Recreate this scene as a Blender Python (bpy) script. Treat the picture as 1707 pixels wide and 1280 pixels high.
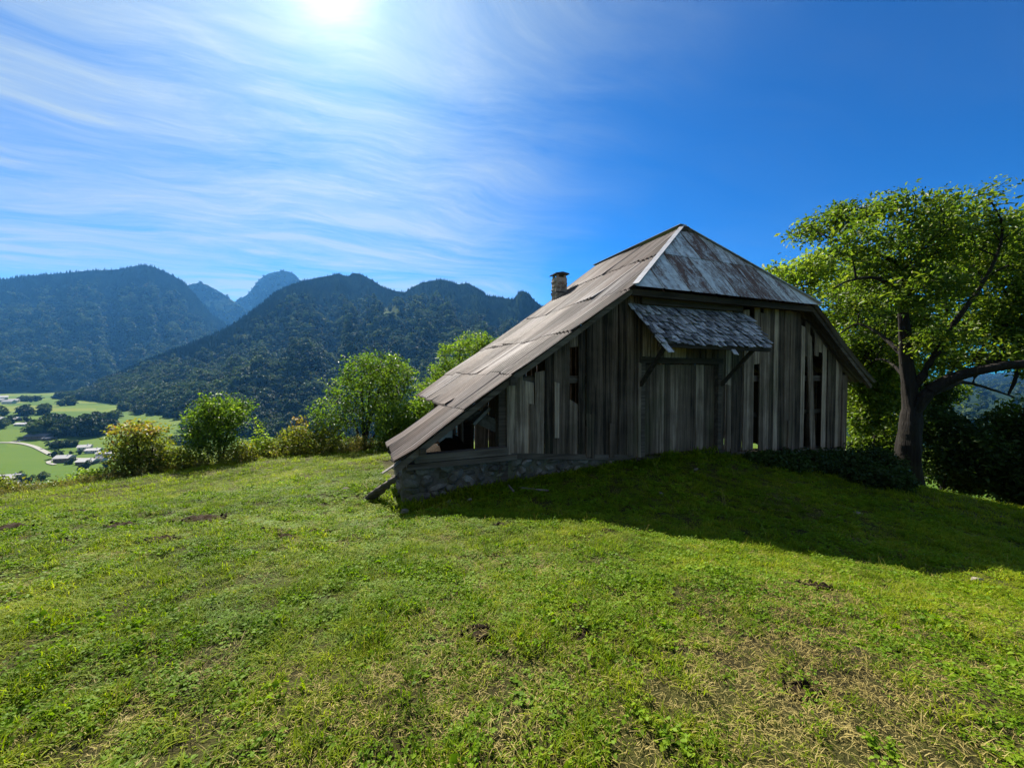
import bpy, math, random
import numpy as np
from mathutils import Vector

sc = bpy.context.scene
for o in list(bpy.data.objects): bpy.data.objects.remove(o)
R = math.radians

# ---------------------------------------------------------------- camera
F_PX, CXP, CYP = 645.0, 853.5, 640.0          # focal length and centre in photograph pixels
PITCH = math.atan(15/645)
CAM_H = 1.65
cam_d = bpy.data.cameras.new('camera'); cam = bpy.data.objects.new('camera', cam_d)
sc.collection.objects.link(cam); sc.camera = cam
cam.location = (0, 0, CAM_H); cam.rotation_euler = (math.pi/2 - PITCH, 0, 0)
cam_d.sensor_width = 36; cam_d.lens = 36*F_PX/1707
cam_d.clip_start = 0.05; cam_d.clip_end = 60000
HAZE = 4.0e-5
CAMP = np.array([0, 0, CAM_H])

def ray(px, py):
    a = (px-CXP)/F_PX; b = (CYP-py)/F_PX
    c, s = math.cos(PITCH), math.sin(PITCH)
    return np.array([a, c+b*s, -s+b*c])
def at(px, py, d):
    """world point seen at a photograph pixel at forward distance d (metres)"""
    r = ray(px, py); return CAMP + r*(d/r[1])

# ---------------------------------------------------------------- sun, sky, exposure
SUN = ray(545, -55); SUN = SUN/np.linalg.norm(SUN)
SUN_EL = math.asin(SUN[2]); SUN_AZ = math.atan2(SUN[0], SUN[1])      # azimuth from +Y towards +X
sd = bpy.data.lights.new('sun', 'SUN'); sd.energy = 5.0; sd.angle = R(0.5); sd.color = (1, .93, .82)
so = bpy.data.objects.new('sun', sd); sc.collection.objects.link(so)
so.rotation_euler = Vector(SUN.tolist()).to_track_quat('Z', 'Y').to_euler(); so.location = (0, 0, 60)
sc.view_settings.view_transform = 'Standard'; sc.view_settings.look = 'None'
sc.view_settings.gamma = 1; sc.view_settings.use_curve_mapping = False
sc.view_settings.exposure = 1.47

w = bpy.data.worlds.new('World'); sc.world = w; w.use_nodes = True
nt = w.node_tree; nt.nodes.clear()
class NT:
    """tiny helper for node trees"""
    def __init__(s, t): s.t = t
    def n(s, typ, ins=None, **kw):
        x = s.t.nodes.new(typ)
        for k, v in kw.items(): setattr(x, k, v)
        for k, v in (ins or {}).items(): s.set(x.inputs[k], v)
        return x
    def set(s, sock, v):
        if isinstance(v, bpy.types.NodeSocket): s.t.links.new(v, sock)
        elif hasattr(v, 'outputs'): s.t.links.new(v.outputs[0], sock)
        else: sock.default_value = v
    def math(s, op, a, b=0.0, clamp=False):
        return s.n('ShaderNodeMath', {0: a, 1: b}, operation=op, use_clamp=clamp).outputs[0]
    def mix(s, f, a, b, blend='MIX'):
        x = s.n('ShaderNodeMix', data_type='RGBA', blend_type=blend)
        s.set(x.inputs[0], f); s.set(x.inputs[6], a); s.set(x.inputs[7], b); return x.outputs[2]
    def ramp(s, f, stops, interp='LINEAR'):
        x = s.n('ShaderNodeValToRGB', {0: f}); e = x.color_ramp.elements; x.color_ramp.interpolation = interp
        while len(e) < len(stops): e.new(0.5)
        for el, (p, c) in zip(e, stops): el.position = p; el.color = c if len(c) == 4 else (*c, 1)
        return x.outputs[0]
    def noise(s, vec, scale, detail=4, rough=.55, lac=2.0, dist=0.0):
        x = s.n('ShaderNodeTexNoise', {'Scale': scale, 'Detail': detail, 'Roughness': rough, 'Lacunarity': lac, 'Distortion': dist})
        if vec is not None: s.set(x.inputs['Vector'], vec)
        return x.outputs['Fac']
    def mapping(s, vec, loc=(0,0,0), rot=(0,0,0), scale=(1,1,1)):
        return s.n('ShaderNodeMapping', {0: vec, 1: loc, 2: rot, 3: scale}).outputs[0]
    def rng(s, v, a, b, c=0.0, d=1.0, smooth=False):
        x = s.n('ShaderNodeMapRange', {0: v, 1: a, 2: b, 3: c, 4: d})
        if smooth: x.interpolation_type = 'SMOOTHSTEP'
        return x.outputs[0]
W = NT(nt)
sky = W.n('ShaderNodeTexSky', sky_type='NISHITA', sun_disc=False, sun_elevation=SUN_EL, sun_rotation=SUN_AZ,
          altitude=900, air_density=1.0, dust_density=0.6, ozone_density=3.0)
tc = W.n('ShaderNodeTexCoord').outputs['Generated']
sky_g = W.n('ShaderNodeGamma', {'Color': sky.outputs[0], 'Gamma': 1.4}).outputs[0]
sky_c = W.mix(1.0, sky_g, (.015, .245, .42, 1), 'MULTIPLY')        # deep clear mountain blue
# cirrus: the view direction carried up to a flat layer high above
sx = W.n('ShaderNodeSeparateXYZ', {0: tc})
zc = W.math('MAXIMUM', sx.outputs[2], 0.03)
cu = W.math('DIVIDE', sx.outputs[0], W.math('ADD', zc, .06)); cv = W.math('DIVIDE', sx.outputs[1], W.math('ADD', zc, .06))
cp = W.n('ShaderNodeCombineXYZ', {0: cu, 1: cv, 2: 0.0}).outputs[0]
wob = W.n('ShaderNodeTexNoise', {'Vector': cp, 'Scale': .9, 'Detail': 2.0}).outputs['Color']
cpw = W.n('ShaderNodeVectorMath', {0: cp, 1: W.n('ShaderNodeVectorMath', {0: W.n('ShaderNodeVectorMath', {0: wob, 1: (.5,.5,.5)}, operation='SUBTRACT').outputs[0], 1: (.8,.8,0)}, operation='MULTIPLY').outputs[0]}, operation='ADD').outputs[0]
st1 = W.noise(W.mapping(W.mapping(cpw, rot=(0,0,R(-19))), scale=(.42, 1.35, 1)), 1.25, 8, .62)
st2 = W.noise(W.mapping(W.mapping(cpw, rot=(0,0,R(-24))), loc=(3.1,.4,0), scale=(.8, 3.4, 1)), 1.7, 8, .68)
st3 = W.noise(W.mapping(W.mapping(cpw, rot=(0,0,R(-21))), loc=(1.2,5.4,0), scale=(2.2, 8.5, 1)), 1.6, 8, .7)
soft = W.noise(W.mapping(cp, loc=(1.7,2.2,0)), .62, 4, .5)
bank = W.rng(W.math('ADD', W.math('ADD', cu, W.math('MULTIPLY', W.math('MINIMUM', cv, 0.0), 1.2)), W.math('MULTIPLY', W.math('SUBTRACT', soft, .5), 1.6)), .85, -.75, 0, 1, True)  # cirrus also fills the unseen sky behind the camera, added to whiten the fill light
wisps = W.math('MULTIPLY', W.rng(st1, .40, .78), W.rng(soft, .35, .7))
thick = W.math('ADD', W.math('MULTIPLY', bank, W.math('ADD', W.math('MULTIPLY', W.math('MULTIPLY', W.rng(st1, .38, .66), W.rng(soft, .30, .62, .55, 1.1)), .62), W.math('MULTIPLY', W.math('MULTIPLY', W.rng(st2, .38, .70), W.rng(st3, .30, .68, .25, 1.25)), .50))),
               W.math('ADD', W.math('MULTIPLY', wisps, .12), W.math('MULTIPLY', bank, .26)))
thick = W.math('MULTIPLY', thick, W.rng(sx.outputs[2], 0.0, .12))
thick = W.math('MINIMUM', thick, .9)
# thin ice cloud scatters most light forward: brighter the nearer its direction is to the sun
sdot = W.n('ShaderNodeVectorMath', {0: tc, 1: tuple(SUN.tolist())}, operation='DOT_PRODUCT').outputs['Value']
sdm = W.math('MAXIMUM', sdot, 0.0)
fwd = W.math('ADD', W.math('MULTIPLY', W.math('POWER', sdm, 14.0), 2.2), W.math('ADD', W.math('MULTIPLY', W.math('POWER', sdm, 380.0), 4.0), 4.0))
ccol = W.n('ShaderNodeVectorMath', {0: (.80, .94, 1.0), 3: fwd}, operation='SCALE').outputs[0]
skymix = W.mix(thick, sky_c, ccol)
# veil of thin haze close round the sun
aur = W.n('ShaderNodeVectorMath', {0: (1, .98, .93), 3: W.math('ADD', W.math('MULTIPLY', W.math('POWER', sdm, 520.0), 3.0), W.math('MULTIPLY', W.math('POWER', sdm, 60.0), 1.0))}, operation='SCALE').outputs[0]
skyall = W.mix(1.0, skymix, aur, 'ADD')
bg = W.n('ShaderNodeBackground', {'Color': skyall, 'Strength': 0.055})
out = W.n('ShaderNodeOutputWorld', {'Surface': bg.outputs[0]})

try:
    sc.cycles.use_denoising = True; sc.cycles.denoiser = 'OPENIMAGEDENOISE'
    sc.cycles.max_bounces = 8; sc.cycles.transparent_max_bounces = 8; sc.cycles.volume_bounces = 1
    sc.cycles.diffuse_bounces = 3; sc.cycles.glossy_bounces = 2; sc.cycles.transmission_bounces = 4
    sc.cycles.sample_clamp_indirect = 6
except Exception: pass

# ---------------------------------------------------------------- helpers
col = sc.collection
def tag(o, label=None, cat=None, group=None, kind=None):
    if label: o['label'] = label
    if cat: o['category'] = cat
    if group: o['group'] = group
    if kind: o['kind'] = kind
    return o
def empty(name, loc=(0,0,0), rz=0.0, parent=None):
    o = bpy.data.objects.new(name, None); col.objects.link(o)
    o.location = [float(v) for v in loc]; o.rotation_euler = (0, 0, rz); o.empty_display_size = .2
    if parent: o.parent = parent
    return o
def mesh(name, V, Fs, smooth=False, attrs=None):
    V = np.asarray(V, dtype=np.float32); me = bpy.data.meshes.new(name)
    if isinstance(Fs, np.ndarray):
        k = Fs.shape[1]; n = len(Fs)
        me.vertices.add(len(V)); me.vertices.foreach_set('co', V.ravel())
        me.loops.add(n*k); me.loops.foreach_set('vertex_index', Fs.astype(np.int32).ravel())
        me.polygons.add(n); me.polygons.foreach_set('loop_start', np.arange(0, n*k, k, dtype=np.int32))
        try: me.polygons.foreach_set('loop_total', np.full(n, k, dtype=np.int32))
        except Exception: pass
        me.update(calc_edges=True)
    else:
        me.from_pydata(V.tolist(), [], [tuple(int(i) for i in f) for f in Fs]); me.update()
    if smooth: me.polygons.foreach_set('use_smooth', np.ones(len(me.polygons), dtype=bool))
    for an, (dom, arr) in (attrs or {}).items():
        a = me.attributes.new(an, 'FLOAT', dom); a.data.foreach_set('value', np.asarray(arr, dtype=np.float32))
    return me
def ob(name, me, mat=None, parent=None, loc=None, rot=None, scale=None):
    o = bpy.data.objects.new(name, me); col.objects.link(o)
    if mat is not None and not me.materials: me.materials.append(mat)
    if parent: o.parent = parent
    if loc is not None: o.location = [float(v) for v in loc]
    if rot is not None: o.rotation_euler = [float(v) for v in rot]
    if scale is not None: o.scale = (scale,)*3 if np.isscalar(scale) else [float(v) for v in scale]
    return o
BOXF = [(0,3,2,1),(4,5,6,7),(0,1,5,4),(1,2,6,5),(2,3,7,6),(3,0,4,7)]
def box_v(x0, x1, y0, y1, z0, z1):
    return np.array([(x0,y0,z0),(x1,y0,z0),(x1,y1,z0),(x0,y1,z0),(x0,y0,z1),(x1,y0,z1),(x1,y1,z1),(x0,y1,z1)], float)
class MB:
    def __init__(s): s.v = []; s.f = []
    def add(s, V, Fs):
        b = len(s.v); s.v += [tuple(map(float, p)) for p in V]; s.f += [tuple(int(i)+b for i in f) for f in Fs]; return s
    def box(s, *a): return s.add(box_v(*a), BOXF)
    def beam(s, p, q, wd, hd, up=(0,0,1)):
        p = np.array(p, float); q = np.array(q, float); d = q-p; d = d/np.linalg.norm(d); u = np.array(up, float)
        x = np.cross(d, u); x = x/np.linalg.norm(x); u = np.cross(x, d)
        V = [e + sx*x*wd/2 + sy*u*hd/2 for e in (p, q) for sx, sy in ((-1,-1),(1,-1),(1,1),(-1,1))]
        return s.add(V, BOXF)
    def build(s, name, mat, parent=None, smooth=False): return ob(name, mesh(name, s.v, s.f, smooth), mat, parent)
def sst(a, b, x):
    t = np.clip((np.asarray(x, float)-a)/(b-a), 0, 1); return t*t*(3-2*t)
# lattice value noise
_prm = np.random.default_rng(11).random((256, 256))
def vnoise(x, y):
    x = np.asarray(x, float); y = np.asarray(y, float)
    xi = np.floor(x).astype(int); yi = np.floor(y).astype(int); fx = x-xi; fy = y-yi
    fx = fx*fx*(3-2*fx); fy = fy*fy*(3-2*fy)
    g = lambda a, b: _prm[a % 256, b % 256]
    return (g(xi,yi)*(1-fx)+g(xi+1,yi)*fx)*(1-fy) + (g(xi,yi+1)*(1-fx)+g(xi+1,yi+1)*fx)*fy
def fbm(x, y, oct=4, gain=.5):
    s = 0; a = 1; t = 0
    for k in range(oct):
        s = s + a*(vnoise(x*2**k+17.3*k, y*2**k+5.1*k)-.5); t += a; a *= gain
    return s/t*2
def new_mat(name):
    m = bpy.data.materials.new(name); m.use_nodes = True; m.node_tree.nodes.clear(); return m, NT(m.node_tree)
def finish(n, surf, disp=None):
    n.n('ShaderNodeOutputMaterial', {'Surface': surf})
def bsdf(n, colr, rough=.9, spec=.2, metal=0.0, bump=None, bstr=.4, bdist=.02):
    ins = {'Base Color': colr, 'Roughness': rough, 'Specular IOR Level': spec, 'Metallic': metal}
    if bump is not None:
        ins['Normal'] = n.n('ShaderNodeBump', {'Height': bump, 'Strength': bstr, 'Distance': bdist}).outputs[0]
    return n.n('ShaderNodeBsdfPrincipled', ins).outputs[0]

# instancing for uncountable stuff
def scatter(name, pts, rot, scl, idx, protos):
    cl = bpy.data.collections.new(name+'_kinds')
    for i, p in enumerate(protos):
        cl.objects.link(p)
    me = bpy.data.meshes.new(name); pts = np.asarray(pts, np.float32)
    me.vertices.add(len(pts)); me.vertices.foreach_set('co', pts.ravel())
    a = me.attributes.new('rot', 'FLOAT_VECTOR', 'POINT'); a.data.foreach_set('vector', np.asarray(rot, np.float32).ravel())
    a = me.attributes.new('scl', 'FLOAT_VECTOR', 'POINT'); a.data.foreach_set('vector', np.asarray(scl, np.float32).ravel())
    a = me.attributes.new('idx', 'INT', 'POINT'); a.data.foreach_set('value', np.asarray(idx, np.int32))
    me.update()
    o = bpy.data.objects.new(name, me); col.objects.link(o)
    g = bpy.data.node_groups.new(name+'_scatter', 'GeometryNodeTree')
    g.interface.new_socket('Geometry', in_out='INPUT', socket_type='NodeSocketGeometry')
    g.interface.new_socket('Geometry', in_out='OUTPUT', socket_type='NodeSocketGeometry')
    gi = g.nodes.new('NodeGroupInput'); go = g.nodes.new('NodeGroupOutput')
    ci = g.nodes.new('GeometryNodeCollectionInfo'); ci.inputs['Collection'].default_value = cl
    ci.inputs['Separate Children'].default_value = True; ci.inputs['Reset Children'].default_value = True
    ip = g.nodes.new('GeometryNodeInstanceOnPoints'); ip.inputs['Pick Instance'].default_value = True
    def na(nm, dt):
        x = g.nodes.new('GeometryNodeInputNamedAttribute'); x.data_type = dt; x.inputs[0].default_value = nm; return x.outputs[0]
    L = g.links.new
    L(gi.outputs[0], ip.inputs['Points']); L(ci.outputs[0], ip.inputs['Instance'])
    L(na('idx', 'INT'), ip.inputs['Instance Index']); L(na('rot', 'FLOAT_VECTOR'), ip.inputs['Rotation']); L(na('scl', 'FLOAT_VECTOR'), ip.inputs['Scale'])
    L(ip.outputs[0], go.inputs[0])
    md = o.modifiers.new('scatter', 'NODES'); md.node_group = g
    return o
def proto(name, V, Fs, mat, smooth=False, attrs=None):
    me = mesh(name, V, Fs, smooth, attrs); me.materials.append(mat)
    return bpy.data.objects.new(name, me)

# ---------------------------------------------------------------- materials
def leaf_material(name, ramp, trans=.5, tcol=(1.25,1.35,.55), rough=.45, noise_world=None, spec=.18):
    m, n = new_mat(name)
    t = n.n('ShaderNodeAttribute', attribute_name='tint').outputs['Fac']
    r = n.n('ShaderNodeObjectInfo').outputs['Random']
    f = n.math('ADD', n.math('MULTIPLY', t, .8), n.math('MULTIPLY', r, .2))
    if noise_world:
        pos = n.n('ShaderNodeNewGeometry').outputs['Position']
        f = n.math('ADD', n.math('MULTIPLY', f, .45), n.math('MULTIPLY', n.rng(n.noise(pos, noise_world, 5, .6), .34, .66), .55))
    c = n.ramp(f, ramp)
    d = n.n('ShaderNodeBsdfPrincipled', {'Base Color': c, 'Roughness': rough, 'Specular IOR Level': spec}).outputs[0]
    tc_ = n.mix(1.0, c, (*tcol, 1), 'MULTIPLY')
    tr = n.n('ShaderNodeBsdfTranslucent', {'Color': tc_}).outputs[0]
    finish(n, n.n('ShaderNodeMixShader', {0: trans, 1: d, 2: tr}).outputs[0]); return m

def grass_material(name, ramp, trans=.52):
    m, n = new_mat(name)
    pos = n.n('ShaderNodeNewGeometry').outputs['Position']
    t = n.n('ShaderNodeAttribute', attribute_name='tint').outputs['Fac']
    r = n.n('ShaderNodeObjectInfo').outputs['Random']
    big = n.rng(n.noise(pos, .55, 4, .6), .35, .68)
    sm = n.rng(n.noise(n.mapping(pos, loc=(7,3,0)), 5.5, 4, .65), .34, .66)
    f = n.math('ADD', n.math('ADD', n.math('MULTIPLY', t, .28), n.math('MULTIPLY', r, .22)), n.math('ADD', n.math('MULTIPLY', big, .30), n.math('MULTIPLY', sm, .24)))
    c = n.ramp(f, ramp)
    d = n.n('ShaderNodeBsdfPrincipled', {'Base Color': c, 'Roughness': .6, 'Specular IOR Level': .12}).outputs[0]
    tr = n.n('ShaderNodeBsdfTranslucent', {'Color': n.mix(1.0, c, (1.2,1.3,.5,1), 'MULTIPLY')}).outputs[0]
    finish(n, n.n('ShaderNodeMixShader', {0: trans, 1: d, 2: tr}).outputs[0]); return m

M = {}
M['grass'] = grass_material('grass', [(0,(.028,.058,.003)),(.3,(.090,.150,.004)),(.55,(.190,.255,.006)),(.8,(.325,.335,.025)),(1,(.46,.37,.11))])
M['clover'] = grass_material('clover', [(0,(.045,.100,.003)),(.5,(.115,.205,.006)),(1,(.23,.31,.015))], .4)
M['straw'] = grass_material('straw', [(0,(.24,.18,.06)),(.5,(.35,.28,.09)),(1,(.46,.39,.16))], .25)
M['weed'] = leaf_material('weed', [(0,(.05,.075,.02)),(.4,(.11,.13,.035)),(.75,(.19,.15,.06)),(1,(.26,.17,.08))])

def ground_mat():
    m, n = new_mat('pasture_soil')
    pos = n.n('ShaderNodeNewGeometry').outputs['Position']
    a = n.noise(pos, .6, 5, .62); b = n.noise(pos, 9, 6, .7); c2 = n.noise(pos, 70, 4, .7)
    f = n.math('ADD', n.math('MULTIPLY', a, .5), n.math('ADD', n.math('MULTIPLY', b, .3), n.math('MULTIPLY', c2, .2)))
    c = n.ramp(f, [(.36,(.014,.011,.006)),(.46,(.036,.032,.011)),(.55,(.062,.064,.014)),(.66,(.10,.075,.034))])
    finish(n, bsdf(n, c, .95, .1, bump=n.math('ADD', b, n.math('MULTIPLY', c2, .6)), bstr=.9, bdist=.05)); return m
M['ground'] = ground_mat()
def soil_mat():
    m, n = new_mat('bare_soil')
    co = n.n('ShaderNodeTexCoord').outputs['Object']
    b = n.noise(co, 22, 6, .7)
    finish(n, bsdf(n, n.ramp(b, [(.3,(.012,.008,.004)),(.6,(.035,.023,.012)),(.8,(.075,.052,.030))]), .95, .1, bump=b, bstr=.9, bdist=.03)); return m
M['soil'] = soil_mat()

def wood_mat(name, dark, mid, light, green=.0, rough=.88, axis=2, vscale=1.0):
    m, n = new_mat(name)
    co = n.n('ShaderNodeTexCoord').outputs['Object']
    sc_ = [16*vscale]*3; sc_[axis] = .55*vscale
    sf = [70*vscale]*3; sf[axis] = 1.2*vscale
    g1 = n.noise(n.mapping(co, scale=tuple(sc_)), 1.0, 6, .65, dist=.4)
    g2 = n.noise(n.mapping(co, scale=tuple(sf)), 1.0, 3, .6)
    blot = n.noise(co, 1.3, 4, .6)
    r = n.n('ShaderNodeObjectInfo').outputs['Random']
    f = n.math('ADD', n.math('ADD', n.math('MULTIPLY', g1, .50), n.math('MULTIPLY', g2, .22)), n.math('ADD', n.math('MULTIPLY', blot, .22), n.math('MULTIPLY', n.math('SUBTRACT', r, .5), .26)))
    c = n.ramp(f, [(.30, dark), (.50, mid), (.70, light)])
    if green:
        gm = n.math('MULTIPLY', n.rng(n.noise(n.mapping(co, loc=(4,1,2), scale=(1,1,.5)), 1.1, 4, .6), .52, .75), green)
        c = n.mix(gm, c, (.10,.115,.04,1))
    h = n.math('ADD', g1, n.math('MULTIPLY', g2, .7))
    finish(n, bsdf(n, c, rough, .15, bump=h, bstr=.8, bdist=.012 if vscale > .7 else .05)); return m
M['plank'] = wood_mat('weathered_plank', (.018,.013,.009), (.150,.103,.071), (.54,.395,.285), green=.35)
M['plank_x'] = wood_mat('weathered_board', (.045,.040,.035), (.15,.135,.12), (.31,.285,.26), green=.25, axis=0)
M['beam'] = wood_mat('old_beam', (.022,.017,.012), (.075,.056,.041), (.19,.15,.115), axis=0)
M['shingle'] = wood_mat('silver_shingle', (.04,.038,.045), (.30,.285,.30), (.72,.70,.71), axis=1)
M['bark'] = wood_mat('bark', (.005,.004,.0035), (.020,.017,.014), (.060,.052,.045), green=.2, axis=2, vscale=.5)
M['log'] = wood_mat('rotten_wood', (.03,.025,.02), (.12,.10,.085), (.30,.27,.24), green=.2, axis=0)

def stone_mat(name, a, b, c_, moss=.35):
    m, n = new_mat(name)
    co = n.n('ShaderNodeNewGeometry').outputs['Position']
    r = n.n('ShaderNodeObjectInfo').outputs['Random']
    f1 = n.noise(co, 7, 6, .65); f2 = n.noise(co, 45, 4, .6)
    f = n.math('ADD', n.math('MULTIPLY', f1, .6), n.math('ADD', n.math('MULTIPLY', f2, .25), n.math('MULTIPLY', n.math('SUBTRACT', r, .3), .3)))
    c = n.ramp(f, [(.28, a), (.5, b), (.75, c_)])
    mm = n.math('MULTIPLY', n.rng(n.noise(co, 2.3, 4), .5, .68), moss)
    c = n.mix(mm, c, (.085,.095,.03,1))
    finish(n, bsdf(n, c, .92, .2, bump=n.math('ADD', f1, n.math('MULTIPLY', f2, .5)), bstr=.8, bdist=.02)); return m
M['stone'] = stone_mat('field_stone', (.045,.038,.030), (.13,.112,.090), (.30,.265,.22))
M['mortar'] = stone_mat('old_mortar', (.05,.042,.032), (.125,.105,.08), (.24,.21,.165), .5)
M['chimney_stone'] = stone_mat('chimney_stone', (.12,.085,.065), (.26,.20,.16), (.40,.34,.29), .1)
M['slate'] = stone_mat('slate', (.03,.03,.035), (.07,.07,.075), (.13,.13,.14), .1)

def roof_mat():
    m, n = new_mat('rusted_corrugated_iron')
    co = n.n('ShaderNodeTexCoord').outputs['Object']
    r = n.n('ShaderNodeObjectInfo').outputs['Random']
    streak = n.noise(n.mapping(co, scale=(.22, 3.6, .22)), 1.0, 6, .68)  # rust streaks; the pale ones also paint glancing sunlight into the colour
    fine = n.noise(n.mapping(co, scale=(.5, 15, .5)), 1.0, 3, .6)
    spot = n.noise(co, 26, 5, .7)
    f = n.math('ADD', n.math('ADD', n.math('MULTIPLY', streak, .45), n.math('MULTIPLY', fine, .32)), n.math('ADD', n.math('MULTIPLY', spot, .2), n.math('MULTIPLY', n.math('SUBTRACT', r, .5), .16)))
    c = n.ramp(f, [(.40,(.020,.013,.011)),(.465,(.060,.042,.037)),(.53,(.110,.090,.085)),(.62,(.26,.243,.24))])
    c = n.mix(n.math('MULTIPLY', n.rng(n.noise(n.mapping(co, scale=(.5, .9, .5)), 1.0, 5, .65), .42, .68), .65), c, n.mix(f, (.055,.030,.020,1), (.22,.145,.105,1)))
    mt = n.rng(f, .45, .65, .0, .15)
    ro = n.rng(spot, .3, .7, .62, .8)
    finish(n, bsdf(n, c, ro, .25, mt, bump=spot, bstr=.3, bdist=.004)); return m
M['roof'] = roof_mat()
def hip_mat():
    m, n = new_mat('flaking_painted_iron')
    co = n.n('ShaderNodeTexCoord').outputs['Object']
    oi = n.n('ShaderNodeObjectInfo')
    amt = n.n('ShaderNodeSeparateColor', {0: oi.outputs['Color']}).outputs[0]
    a = n.noise(n.mapping(co, scale=(5.0, 1.3, 1.3)), 1.0, 8, .74, dist=.8)
    b = n.noise(co, 16, 5, .7)
    f = n.math('ADD', n.math('MULTIPLY', a, .7), n.math('MULTIPLY', b, .3))
    mask = n.rng(n.math('ADD', f, n.math('SUBTRACT', amt, .5)), .44, .58)
    paint = n.ramp(n.noise(co, 5, 5), [(.25,(.34,.35,.36)),(.75,(.74,.75,.75))])
    rust = n.ramp(b, [(.3,(.050,.028,.024)),(.7,(.20,.11,.085))])
    finish(n, bsdf(n, n.mix(mask, paint, rust), n.rng(mask, 0, 1, .5, .9), .4, bump=n.math('ADD', mask, b), bstr=.4, bdist=.006)); return m
M['hip'] = hip_mat()
def simple(name, c, rough=.7, metal=0.0, spec=.4, var=.25, sc_=8):
    m, n = new_mat(name)
    co = n.n('ShaderNodeTexCoord').outputs['Object']
    f = n.noise(co, sc_, 5, .6)
    c0 = tuple(v*(1-var) for v in c); c1 = tuple(v*(1+var) for v in c)
    finish(n, bsdf(n, n.ramp(f, [(.3,c0),(.7,c1)]), rough, spec, metal, bump=f, bstr=.2, bdist=.01)); return m
M['flash'] = simple('zinc_flashing', (.33,.33,.34), .45, .5)
M['tile'] = simple('terracotta', (.45,.14,.06), .8)
M['lime'] = simple('house_render', (.62,.58,.52), .9)
M['lime2'] = simple('house_timber', (.16,.10,.065), .85)
M['roof_pale'] = simple('pale_roof', (.42,.40,.385), .55, .1)
M['roof_dark'] = simple('slate_roof', (.10,.10,.115), .6)
M['pane'] = simple('window_glass', (.03,.035,.045), .12, 0, .6)
M['lane'] = simple('pale_lane', (.22,.21,.18), .9)

def valley_mat():
    m, n = new_mat('valley_meadow')
    pos = n.n('ShaderNodeNewGeometry').outputs['Position']
    v = n.n('ShaderNodeTexVoronoi', {'Vector': n.mapping(pos, rot=(0,0,R(28)), scale=(1/150., 1/95., 0)), 'Scale': 1.0})
    hue = n.n('ShaderNodeSeparateColor', {0: v.outputs['Color']}).outputs[0]
    f = n.math('ADD', n.math('MULTIPLY', hue, .6), n.math('ADD', n.math('MULTIPLY', n.noise(pos, .02, 5), .3), n.math('MULTIPLY', n.noise(n.mapping(pos, rot=(0,0,R(28)), scale=(.01,.25,1)), 1, 3), .2)))
    c = n.ramp(f, [(.15,(.034,.078,.003)),(.45,(.054,.104,.004)),(.7,(.078,.118,.006)),(.95,(.125,.140,.016))])
    finish(n, bsdf(n, c, .95, .1)); return m
M['valley'] = valley_mat()
def mount_mat():
    m, n = new_mat('mountain_slope')
    pos = n.n('ShaderNodeNewGeometry').outputs['Position']
    clr = n.n('ShaderNodeAttribute', attribute_name='clear').outputs['Fac']
    f = n.noise(pos, .012, 6, .65)
    forest = n.ramp(f, [(.3,(.008,.016,.009)),(.7,(.022,.036,.016))])
    mead = n.ramp(n.noise(pos, .03, 5), [(.3,(.06,.085,.028)),(.7,(.13,.14,.065))])
    finish(n, bsdf(n, n.mix(clr, forest, mead), 1.0, 0.0)); return m
M['mount'] = mount_mat()
M['far_leaf'] = leaf_material('far_broadleaf', [(0,(.008,.017,.009)),(.4,(.026,.048,.016)),(.7,(.090,.130,.042)),(1,(.18,.21,.07))], .25, (1.1,1.2,.6), .6, .012, .12)
M['far_fir'] = leaf_material('far_conifer', [(0,(.006,.014,.009)),(.6,(.014,.028,.015)),(1,(.03,.045,.022))], .1, (1,1.1,.7), .8, .006, 0.0)

# ---------------------------------------------------------------- barn frame (needed by the ground)
TH = math.atan2(256, 645)
D1 = np.array([-math.sin(TH), math.cos(TH)]); D2 = np.array([math.cos(TH), math.sin(TH)])
BO = np.array([-2.0763, 7.1759])
def barn_w(s, t): return BO + s*D2 + t*D1
def barn_l(x, y):
    dx = x-BO[0]; dy = y-BO[1]; return dx*D2[0]+dy*D2[1], dx*D1[0]+dy*D1[1]

# ---------------------------------------------------------------- ground
ctrl = [(0,0,0),(3,0,0),(-3,0,.02),(0,-6,.25),(7,-4,-.2),(-7,-4,.0),(0,2.5,-.02),(-2,2.2,-.04),(3,2.2,-.08),
        (0,5.2,-.46),(-3,4.5,-.28),(3.2,5,-.58),(-4.2,3.2,-.2),(-7,6,-.62),(-9.3,7,-.92),(-3.2,8.6,-.85),(-3.6,12,-1.15),
        (6,4.4,-.72),(8.4,6.3,-1.15),(10,4,-1.2),(7.5,8.3,-1.0),(4.5,7.6,-.72),(12.3,9.3,-1.62),(15,8,-2.2)]
for s_, z_ in ((0,-.84),(1.2,-.68),(2.3,-.56),(4,-.5),(5.3,-.42),(7.1,-.36),(9,-.58),(10.5,-.85),(12,-1.1),(13.7,-1.4)):
    p = barn_w(s_, -.05); ctrl.append((p[0], p[1], z_))
for s_, t_, z_ in ((0,3,-.95),(0,6,-1.1),(4,3,-.6),(8,3,-.6),(13.7,3,-1.3),(7,6.5,-1.2),(13.7,6.5,-1.8),(7,11,-3.0),(14,11,-3.2)):
    p = barn_w(s_, t_); ctrl.append((p[0], p[1], z_))
for px, py, d in ((0,842,13),(-300,870,10),(120,822,14.5),(230,808,16),(375,784,18),(500,768,19),(590,760,19.5),(650,755,20),(0,850,10),(0,868,8),(120,834,11),(230,819,12),(230,840,9.5),(375,797,13),(375,820,10),(500,781,13.5),(590,769,14),(-300,885,8),(1520,818,12.5),(1620,838,12)):
    p = at(px, py, d); ctrl.append(tuple(p))
ctrl = np.array(ctrl, float)
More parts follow.
